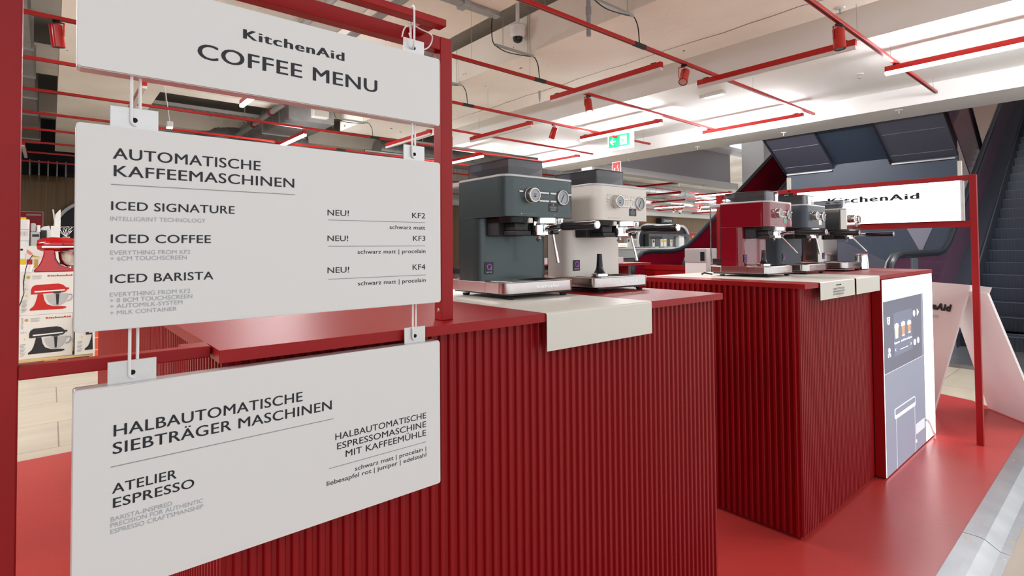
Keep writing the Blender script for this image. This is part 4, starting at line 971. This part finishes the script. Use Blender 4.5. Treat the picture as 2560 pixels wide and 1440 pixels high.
MB().hexa([(9.0, 2.64, z(9.0)), (9.0, 3.45, z(9.0)), (XE, 3.45, z(XE)), (XE, 2.64, z(XE)), (9.0, 2.64, z(9.0)+1.), (9.0, 3.45, z(9.0)+1.), (XE, 3.45, z(XE)+.7), (XE, 2.64, z(XE)+.7)]).build('sloping_panel', 'esc_blue', t, world=True)
MB().box(XE+.003, XE+.06, 1.77, 4.25, -.03, 2.50).build('upright_panel', 'esc_blue', t, world=True)
MB().prism([(4.24, .93), (3.36, 1.16), (2.66, .80), (2.60, .0), (4.24, .0)], XE-.004, XE+.002, 'x').build('lighter_shape', 'esc_under', t, world=True)  # thin lighter shape laid over the blue upright
MB().prism([(2.45, 1.40), (2.08, 1.40), (2.25, .96)], XE-.004, XE+.002, 'x').build('pale_triangle', 'esc_deck', t, world=True)  # small paler triangle laid on the same upright
t = thing('glass_balustrade', 'dark glass side panel of the descending escalator, right of its underside', 'balustrade', (10, 1.7, 2.4))
z = lambda x: 2.43+(XE-x)*T30
MB().prism([(9.4, z(9.4)), (XE, z(XE)), (XE+.9, z(XE)-.52), (XE+2.6, z(XE)-1.5), (XE+2.6, z(XE)-.55), (9.4, z(9.4)+1.25)], 1.70, 1.712, 'y').build('pane', 'esc_glass_dark', t, world=True)
MB().tube([(9.4, 1.706, z(9.4)+1.27), (XE+2.6, 1.706, z(XE)-.53)], .035, 10).build('handrail', 'esc_rail', t, world=True)
t = thing('shop_display', 'orange lit shop display glimpsed on the upper level above the escalator', 'display', (15.6, 2.3, 4.35))
MB().box(15.5, 15.6, .9, 4.4, 4.35, 4.9).build('orange_board', 'store_orange', t, world=True)
MB().box(15.48, 15.5, 1.2, 3.9, 4.72, 4.85).build('cream_band', 'exit_white', t, world=True)

# ------------------------------------------------------------------ back of the shop, right: arch display, table with price cards
def arch(x0, x1, zt, y, label, r=.9, th=.14):
    t = thing('arch_display', label, 'display niche', ((x0+x1)/2, y, -.03), 0, 'arched display niches in the wood wall')
    o_ = rr_pts(x0, x1, -2., zt, r, 16, (1, 1, 0, 0)); i_ = rr_pts(x0+th, x1-th, -2., zt-th, r-th, 16, (1, 1, 0, 0))
    o_ = [(a, max(b, -.03)) for a, b in o_]; i_ = [(a, max(b, -.03)) for a, b in i_]
    MB().prism(i_, y+.10, y+.13, 'y').build('niche_back', 'black_in', t, world=True)
    b = bmesh.new(); k = MB(); n = len(o_)
    A = [[b.verts.new((p[0], yy, p[1])) for p in q] for q in (o_, i_) for yy in (y, y+.12)]
    for i in range(n):
        j = (i+1) % n
        if o_[i][1] < 0 and o_[j][1] < 0: continue
        for u_, v_ in ((0, 2), (0, 1), (2, 3), (1, 3)): b.faces.new((A[u_][i], A[u_][j], A[v_][j], A[v_][i]))
    bmesh.ops.recalc_face_normals(b, faces=b.faces); k._add(b); k.build('white_surround', 'arch_white', t, world=True)
    return t
t = arch(23.4, 28.5, 2.33, 17.2, 'arched white-framed display niche far behind the cream espresso machine')
MB().box(24.2, 28.2, 17.05, 17.28, -.03, 1.78).build('cabinet_row', 'cab_grey', t, world=True)
for a, b in ((24.3, 25.4), (26.6, 27.8)):
    MB().prism(rr_pts(a, b, 1.50, 1.64, .06, 4), 17.03, 17.06, 'y').build('cabinet_slot', 'black_in', t, world=True)
for x in (24.8, 25.4, 26.0, 26.6, 27.2, 27.8): MB().box(x, x+.012, 17.045, 17.05, 0, 1.78).build('cabinet_seam', 'black_matt', t, world=True)
t = arch(.03, 1.9, 2.40, 17.2, 'arched white-framed display niche at the far left behind the boxes', .85, .07)
MB().box(.17, 1.7, 17.2, 17.28, .9, 1.42).build('cabinet_row', 'cab_grey', t, world=True)
t = thing('brand_sign', 'small dark wall sign with white capitals above the far arched niche', 'sign', (25.9, 17.0, 2.36))
MB().box(-.58, .55, 0, .30, 0, .29, .01).build('sign_body', 'esc_rail', t); mb = MB(); put_text(mb, 'DREAME', -.36, .40, .085, .12, FRONT(-.006), .015); mb.build('lettering', 'button', t)
def poster(x0, x1, z0, z1, y, label, spotc):
    t = thing('poster', label, 'poster', ((x0+x1)/2, y, z0), 0)
    MB().box(x0, x1, y, y+.02, z0, z1).build('frame', 'duct_grey', t, world=True); MB().box(x0+.012, x1-.012, y-.004, y, z0+.012, z1-.012).build('print', 'poster_red', t, world=True)
    if spotc:
        MB().prism([((x0+x1)/2-.02+.13*math.cos(R(a)), z0+.2+.13*math.sin(R(a))) for a in range(0, 360, 30)], y-.008, y-.004, 'y').build('yellow_motif', 'yellow', t, world=True)
    else:
        MB().box(x0+.18, x1-.04, y-.008, y-.004, z1-.10, z1-.06).build('print_band', 'photo_grey', t, world=True); MB().box(x0+.02, x1-.02, y-.008, y-.004, z0+.09, z0+.10).build('print_line', 'button', t, world=True)
poster(28.75, 29.5, 1.40, 1.92, 17.379, 'red poster with yellow motif on the wood wall by the escalator', True)
poster(-.62, -.13, 1.45, 2.06, 17.379, 'red poster with white line on the wood wall at far left', False)

dt = thing('display_table', 'long shop display table with glass-fronted shelf beyond the cream machine', 'table', (16.5, 12, -.03))
MB().box(14.6, 19.6, 11.9, 12.9, .70, 1.02).build('cabinet', 'photo_grey', dt, world=True)
MB().box(14.6, 19.6, 11.86, 11.90, 1.005, 1.05, .005).build('front_rail', 'cream_sheet', dt, world=True)
MB().box(14.6, 19.6, 12.1, 12.9, 1.021, 1.095).build('riser', 'duct_grey', dt, world=True)
MB().box(14.7, 19.5, 12.0, 12.8, -.03, .699).build('plinth', 'cab_grey', dt, world=True)
cards = [(15.45, .07, .30, 'white price card with black print, leftmost on the far table'), (17.55, .075, .27, 'white price card right of the pale cabinet block'), (18.10, .09, .28, 'first of two white price cards with yellow labels'), (18.32, .09, .29, 'second of two white price cards with yellow labels'), (18.75, .08, .27, 'rightmost white price card beside the milky jug')]
for i, (x, wd, h, lab) in enumerate(cards):
    x = 16.0+(i*.01) if i == 0 else x
    t = thing('price_card', lab, 'price card', (x, 12.15, 1.0955), 0, 'price cards on the far display table')
    MB().box(-wd, wd, 0, .012, 0, h).build('card', 'button', t); MB().box(-wd*.7, wd*.7, -.003, 0, h-.12, h-.03).build('printed_block', 'yellow' if i > 1 else 'photo_black', t)
t = thing('appliance_box', 'pale cabinet-shaped appliance box with a price label on the far table', 'box', (16.55, 12.3, 1.0955)); MB().prism([(-.30, 0), (.34, 0), (.25, .29), (-.27, .31)], 0, .25, 'y').build('box_body', 'cream_sheet', t); MB().box(-.05, .14, -.004, 0, .02, .24).build('label_print', 'photo_grey', t); MB().box(-.02, .11, -.007, -.004, .17, .22).build('label_patch', 'yellow', t)
t = thing('glowing_display', 'low orange and white lit product display at the left of the far table', 'display', (15.75, 12.2, 1.0955)); MB().box(-.25, .25, 0, .2, 0, .13).build('lit_box', 'exit_white', t); MB().box(-.2, .2, -.004, 0, .01, .06).build('orange_print', 'store_orange', t)
t = thing('water_jug', 'milky plastic jug with lid at the right end of the far table', 'jug', (19.12, 11.995, 1.0205)); MB().rrect(-.20, .18, -.09, .09, 0, .42, .04, 4).build('jug_body', 'arch_white', t, smooth=True); MB().rrect(-.19, .15, -.09, .09, .421, .47, .04, 4).build('lid', 'top_grey', t, smooth=True); MB().cyl((-.02, 0, .47), (-.02, 0, .50), .04, n=14).build('cap', 'fluted', t)
random.seed(3)
for i, (x, wd, h, c_, lab) in enumerate(((15.75, .22, .07, 'button', 'white'), (16.35, .16, .06, 'photo_red', 'red'), (16.9, .20, .055, 'photo_black', 'black'), (17.45, .12, .06, 'yellow', 'yellow'), (17.8, .13, .065, 'poster_green', 'green'), (18.45, .22, .05, 'photo_grey', 'grey'))):
    o = MB().box(x-wd, x+wd, 11.93, 12.02, 1.0205, 1.0205+h, .004).build('boxed_product', c_)
    tag(o, 'small '+lab+' boxed product in the front row of the far display table', 'product', 'small boxed products along the far display table')

# ------------------------------------------------------------------ left background: pallet, mixer boxes, mixer, white appliances
pl = thing('pallet', 'light wooden pallet carrying the stacked mixer boxes at the left', 'pallet', (.1, 7.5, -.03))
for y in (7.0, 7.16, 7.32, 7.48, 7.64, 7.80): MB().box(-.9, .42, y-.06, y+.06, .040, .062, .002).build('deck_board', 'wood_pallet', pl, world=True)
for x in (-.62, .02, .36):
    MB().box(x-.05, x+.05, 6.94, 7.86, -.03, .038).build('block', 'wood_pallet', pl, world=True)
def mix_shape(mb, x0, z0, s, y, part):
    """side view of a stand mixer, width about s"""
    f = lambda P: [(x0+a*s, z0+b*s) for a, b in P]
    if part == 'body':
        mb.prism(f([(-.02, 0), (.72, .0), (.80, .03), (.80, .06), (.70, .08), (.50, .09), (.36, .16), (.30, .28), (.28, .40), (.27, .47), (.15, .47), (.14, .40), (.10, .22), (.06, .12), (-.02, .04)]), y-.002, y, 'y')
        mb.prism(f([(0, .47), (.76, .50), (.80, .54), (.82, .58), (.86, .58), (.86, .63), (.80, .63), (.72, .72), (.62, .76), (.10, .74), (.03, .69), (0, .60)]), y-.003, y-.001, 'y')
    if part == 'band': mb.prism(f([(.08, .52), (.76, .545), (.77, .58), (.08, .56)]), y-.004, y-.003, 'y')
    if part == 'bowl':
        mb.prism(f([(.34, .44), (.84, .46), (.83, .34), (.78, .22), (.70, .14), (.60, .10), (.50, .12), (.40, .22), (.35, .34)]), y-.0035, y-.002, 'y')
    if part == 'shaft': mb.prism(f([(.555, .46), (.64, .46), (.62, .13), (.575, .13)]), y-.0045, y-.0035, 'y'); mb.prism(f([(.50, .47), (.68, .48), (.66, .52), (.52, .51)]), y-.0045, y-.003, 'y')
    if part == 'handle': mb.tube([(x0+a*s, y-.004, z0+b*s) for a, b in ((.84, .43), (.92, .43), (.94, .36), (.90, .27), (.82, .24))], .006, 6)
def mixbox(x0, x1, z0, z1, y, col, label, d=.30, logo_on=True, rz=0):
    t = thing('mixer_box', label, 'box', ((x0+x1)/2, y, z0), 0, 'boxed stand mixers stacked on the pallet')
    MB().box(x0, x1, y, y+d, z0, z1, .002).build('carton', 'box_white', t, world=True)
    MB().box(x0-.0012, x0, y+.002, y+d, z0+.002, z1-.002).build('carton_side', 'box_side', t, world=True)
    W = x1-x0; H = z1-z0; s = W*.80; mx = x0+W*.21; mz = z0+H*.11
    pp = MB(); mix_shape(pp, mx, mz, s, y-.001, 'body'); pp.build('mixer_picture', col, t, world=True)
    pp = MB(); mix_shape(pp, mx, mz, s, y-.001, 'band'); pp.build('picture_trim', 'button', t, world=True)
    pp = MB(); mix_shape(pp, mx, mz, s, y-.001, 'bowl'); pp.build('picture_bowl', 'photo_grey', t, world=True)
    pp = MB(); mix_shape(pp, mx, mz, s, y-.001, 'shaft'); pp.build('picture_beater', 'photo_black', t, world=True)
    pp = MB(); mix_shape(pp, mx, mz, s, y-.001, 'handle'); pp.build('picture_handle', 'photo_grey', t, world=True)
    if logo_on:
        mb = MB(); logo(mb, x0+W*.50, x0+W*.96, z0+H*.895, H*.045, FRONT(y-.0015)); mb.build('wordmark', 'logo_red', t, world=True)
    mb = MB(); put_text(mb, 'ARTISAN', 0, H*.26, 0, W*.038, ((x0+W*.105, y-.0015, z0+H*.69), (0, 0, 1), (-1, 0, 0)), -.01); put_text(mb, '4,8 L', x0+W*.06, x0+W*.17, z0+H*.60, H*.035, FRONT(y-.0015), -.01)
    mb.build('side_lettering', 'ink_rule', t, world=True); mb = MB()
    for i in range(4): mb.box(x0+W*.23, x0+W*(.40-.02*(i % 2)), y-.0015, y-.001, z0+H*(.925-.025*i), z0+H*(.932-.025*i))
    mb.build('small_print', 'ink_rule', t, world=True); mb = MB()
    for i in range(9): mb.box(x0+W*.05, x0+W*(.15-.015*(i % 3)), y-.0015, y-.001, z0+H*(.34-.032*i), z0+H*(.350-.032*i))
    mb.build('small_print', 'ink_rule', t, world=True)
    pp = MB().prism([(x0+W*.16+W*.035*math.cos(R(a)), z0+H*.895+W*.035*math.sin(R(a))) for a in range(0, 360, 24)], y-.002, y, 'y'); pp.build('gold_seal', 'gold', t, world=True)
    pp = MB().box(x0+W*.12, x0+W*.145, y-.0015, y-.001, z0+H*.44, z0+H*.48); pp.build('yellow_mark', 'yellow', t, world=True)
    return t
mixbox(-.231, .180, .0630, .482, 6.99, 'photo_black', 'lower white carton printed with a black stand mixer, on the pallet')
mixbox(-.223, .190, .4835, .893, 6.99, 'photo_red', 'upper white carton printed with a red stand mixer, under the real mixer')
mixbox(.196, .600, .0630, .45, 6.93, 'photo_black', 'white carton with black mixer picture, right of the stack, mostly hidden')
t = thing('wrapped_leaflet', 'green and orange printed leaflet leaning by the ribbed counter end', 'leaflet', (.35, 6.8, .0)); MB().plate([(.335, 6.75, -.03), (.42, 6.75, -.03), (.42, 6.75, .52), (.320, 6.75, .52)], .01).build('sheet', 'button', t, world=True)
for i, (a, b, c_) in enumerate(((.40, .50, 'poster_green'), (.27, .39, 'poster_orange'), (.15, .26, 'poster_orange'), (.08, .14, 'poster_orange'))): MB().box(.345, .418, 6.735, 6.739, a-.02, b-.02).build('print_block', c_, t, world=True)

mx = thing('stand_mixer', 'glossy red stand mixer with steel bowl standing on the upper carton', 'stand mixer', (-.02, 7.13, .8935), R(-4))
pts = [(-.115, 0), (.20, 0), (.225, .012), (.225, .022), (.17, .030), (.10, .038), (.055, .065), (.030, .11), (.022, .19), (-.050, .19), (-.052, .15), (-.068, .09), (-.090, .045), (-.118, .018)]
k = MB().prism(pts, -.055, .055, 'y', .008); k.build('pedestal', 'mixer_red', mx, smooth=True)
k = MB(); rg = [(-.105, .232, .012), (-.098, .232, .040), (-.07, .232, .055), (.0, .235, .062), (.10, .235, .060), (.17, .232, .052), (.205, .230, .040), (.222, .228, .015)]
b = bmesh.new(); rings = [[b.verts.new((x, r*math.cos(6.2832*j/20)*.95, z+r*math.sin(6.2832*j/20))) for j in range(20)] for x, z, r in rg]
for A, B in zip(rings, rings[1:]):
    for j in range(20): b.faces.new((A[j], A[(j+1) % 20], B[(j+1) % 20], B[j]))
b.faces.new(rings[0]); b.faces.new(rings[-1]); bmesh.ops.recalc_face_normals(b, faces=b.faces); k._add(b); k.build('motor_head', 'mixer_red', mx, smooth=True)
MB().box(-.065, .205, -.0605, .0605, .205, .221, .002).build('trim_band', 'chrome', mx)
MB().lathe([(0, .172), (.032, .172), (.036, .19), (0, .19)], (.145, 0, 0), 24).build('planetary_hub', 'chrome', mx, smooth=True)
k = MB().lathe([(0, .040), (.045, .042), (.080, .070), (.098, .110), (.104, .168), (.107, .170), (.104, .172), (.100, .168), (.094, .112), (.076, .074), (0, .046)], (.150, 0, 0), 40); k.build('bowl', 'steel', mx, smooth=True)
MB().lathe([(0, .024), (.050, .024), (.044, .040), (0, .040)], (.150, 0, 0), 30).build('bowl_foot', 'chrome', mx, smooth=True)
MB().box(.080, .092, -.062, -.060, .226, .240).build('speed_knob', 'photo_black', mx)
o = MB().tube([(-.13, 7.10, 1.06), (-.16, 7.0, 1.00), (-.175, 6.96, .93), (-.19, 6.96, .80), (-.185, 6.96, .70), (-.21, 6.96, .60), (-.25, 6.96, .50), (-.27, 6.96, .44)], .004, 6).build('power_cord', 'cable_black', smooth=True); mx.location = (.012, 7.13, .8935); mx.scale = (1.10, 1.10, 1.17)
bpy.context.view_layer.update(); o.parent = mx; o.matrix_parent_inverse = mx.matrix_world.inverted()

# second row of goods behind
st = thing('sales_table', 'white sales table behind the stacked mixer cartons', 'table', (-.2, 8.6, -.03))
MB().box(-1.2, .45, 8.2, 9.0, .88, .93).build('tabletop', 'white_plastic', st, world=True)
for x in (-1.15, .40):
    for y in (8.25, 8.95): MB().box(x-.02, x+.02, y-.02, y+.02, -.03, .88).build('leg', 'galv', st, world=True)
wt = thing('coffee_machine', 'tall white and grey appliance with vent slots at the far left', 'coffee machine', (-.26, 8.4, .9305))
MB().rrect(-.14, .075, 0, .22, 0, .54, .02, 4).build('body', 'fluted', wt, smooth=True)
for z_ in (.13, .29, .42): MB().box(-.1405, .0755, -.0015, 0, z_, z_+.004).build('body_seam', 'ink_rule', wt)
k = MB()
for i in range(8): k.box(-.025+i*.0115, -.020+i*.0115, -.0022, .0005, .350, .400)
k.build('vent_slots', 'photo_grey', wt); MB().lathe([(0, .004), (.010, .003), (.013, 0)], (.012, -.0005, .19), 16, 'y').build('round_badge', 'photo_black', wt)
MB().box(-.10, .045, .01, .18, .5405, .565).build('yellow_lid', 'yellow', wt)
t = thing('kitchen_machine', 'grey kitchen appliance right of the tall white appliance', 'appliance', (-.13, 8.45, .9305)); MB().box(-.045, .038, 0, .18, 0, .40, .01).build('body', 'top_grey', t); MB().box(-.03, .030, -.004, 0, .34, .37).build('opening', 'photo_black', t); MB().box(-.045, .0, .0, .1, .401, .50, .01).build('upper_body', 'photo_grey', t); MB().lathe([(0, .40), (.022, .40), (.016, .43), (.020, .475), (0, .48)], (.022, .04, 0), 20).build('white_bottle', 'button', t, smooth=True)
t = thing('toaster', 'black and white appliance with pale lid behind the red mixer', 'appliance', (-.05, 8.6, .9305)); MB().box(-.045, .015, -.1, .1, .25, .42, .012, 3).build('body', 'photo_black', t); MB().prism([(-.045, .4205), (.055, .4205), (.040, .475), (-.01, .465), (-.04, .44)], -.08, .12, 'y').build('lid', 'button', t); MB().box(.016, .055, -.08, .1, .0, .42, .008).build('side', 'button', t); MB().box(-.045, .015, -.1, .1, 0, .25).build('foot', 'button', t)
t = thing('card_holder', 'white box with a standing white card behind the red mixer', 'card holder', (.05, 8.35, .9305)); MB().box(-.045, .038, -.07, .08, 0, .465, .004).build('box', 'button', t); MB().plate([(.0, 0, .466), (.042, -.05, .466), (.042, -.05, .66), (.0, 0, .60)], .010).build('standing_card', 'button', t); MB().plate([(.006, -.012, .52), (.035, -.046, .53), (.035, -.046, .58), (.006, -.012, .56)], .002).build('red_print', 'poster_orange', t)
MB().plate([(-.012, .02, .466), (.004, .02, .466), (-.020, .0, .66), (-.034, .0, .665)], .006).build('paper_strip', 'fluted', t)
t = thing('whisk_set', 'cluster of shiny wire whisks behind the mixer head', 'whisks', (.145, 8.3, .9305)); MB().cyl((0, 0, 0), (0, 0, .34), .03, .035, 16).build('cup', 'photo_grey', t)
for i in range(5):
    a = -.5+i*.25; MB().tube(smooth_path([(0, 0, .34), (.02+a*.05, .01, .40), (a*.12+.02, 0, .46), (a*.12-.03, 0, .43), (0, 0, .34)], 4), .0035, 6).build('wire_loop', 'chrome', t, smooth=True)
t = thing('picture_box', 'white carton printed with food pictures beside the tall appliance', 'box', (-.125, 7.6, .895)); MB().box(-.062, .07, 0, .2, .0, .262, .003).build('carton', 'box_white', t); MB().prism([(-.06, .19), (-.03, .165), (-.01, .175), (-.035, .21), (-.06, .225)], -.002, 0, 'y').build('pink_picture', 'photo_pink', t); MB().prism([(-.015, .165), (.05, .145), (.04, .13), (-.02, .145)], -.002, 0, 'y').build('yellow_picture', 'gold', t); MB().box(-.06, -.015, -.002, 0, .01, .12).build('red_picture', 'poster_red', t); MB().box(.0, .03, -.003, 0, .03, .12).build('gold_picture', 'gold', t); MB().box(-.062, .068, -.004, 0, .134, .140).build('card_edge', 'button', t)
MB().box(-.17, .07, .0, .3, -.92, -.002).build('box_below', 'box_white', t)
t = thing('price_card', 'white framed price card lying against the left cartons', 'price card', (-.185, 6.99, .8955), 0); MB().plate([(-.13, 0, 0), (.05, 0, 0), (.065, .03, .075), (-.13, .03, .075)], .006).build('frame', 'button', t); MB().plate([(-.125, -.002, .012), (.035, -.002, .012), (.045, .018, .062), (-.125, .018, .062)], .002).build('print', 'fluted', t)
t = thing('yellow_carton', 'small yellow and white carton under the tall white appliance', 'box', (-.25, 7.6, .895)); MB().box(-.1, .055, 0, .1, .068, .125).build('yellow_part', 'yellow', t); MB().box(-.1, .055, 0, .1, .126, .172).build('white_part', 'button', t); MB().box(-.1, .055, 0, .1, .0, .067).build('green_part', 'poster_green', t)
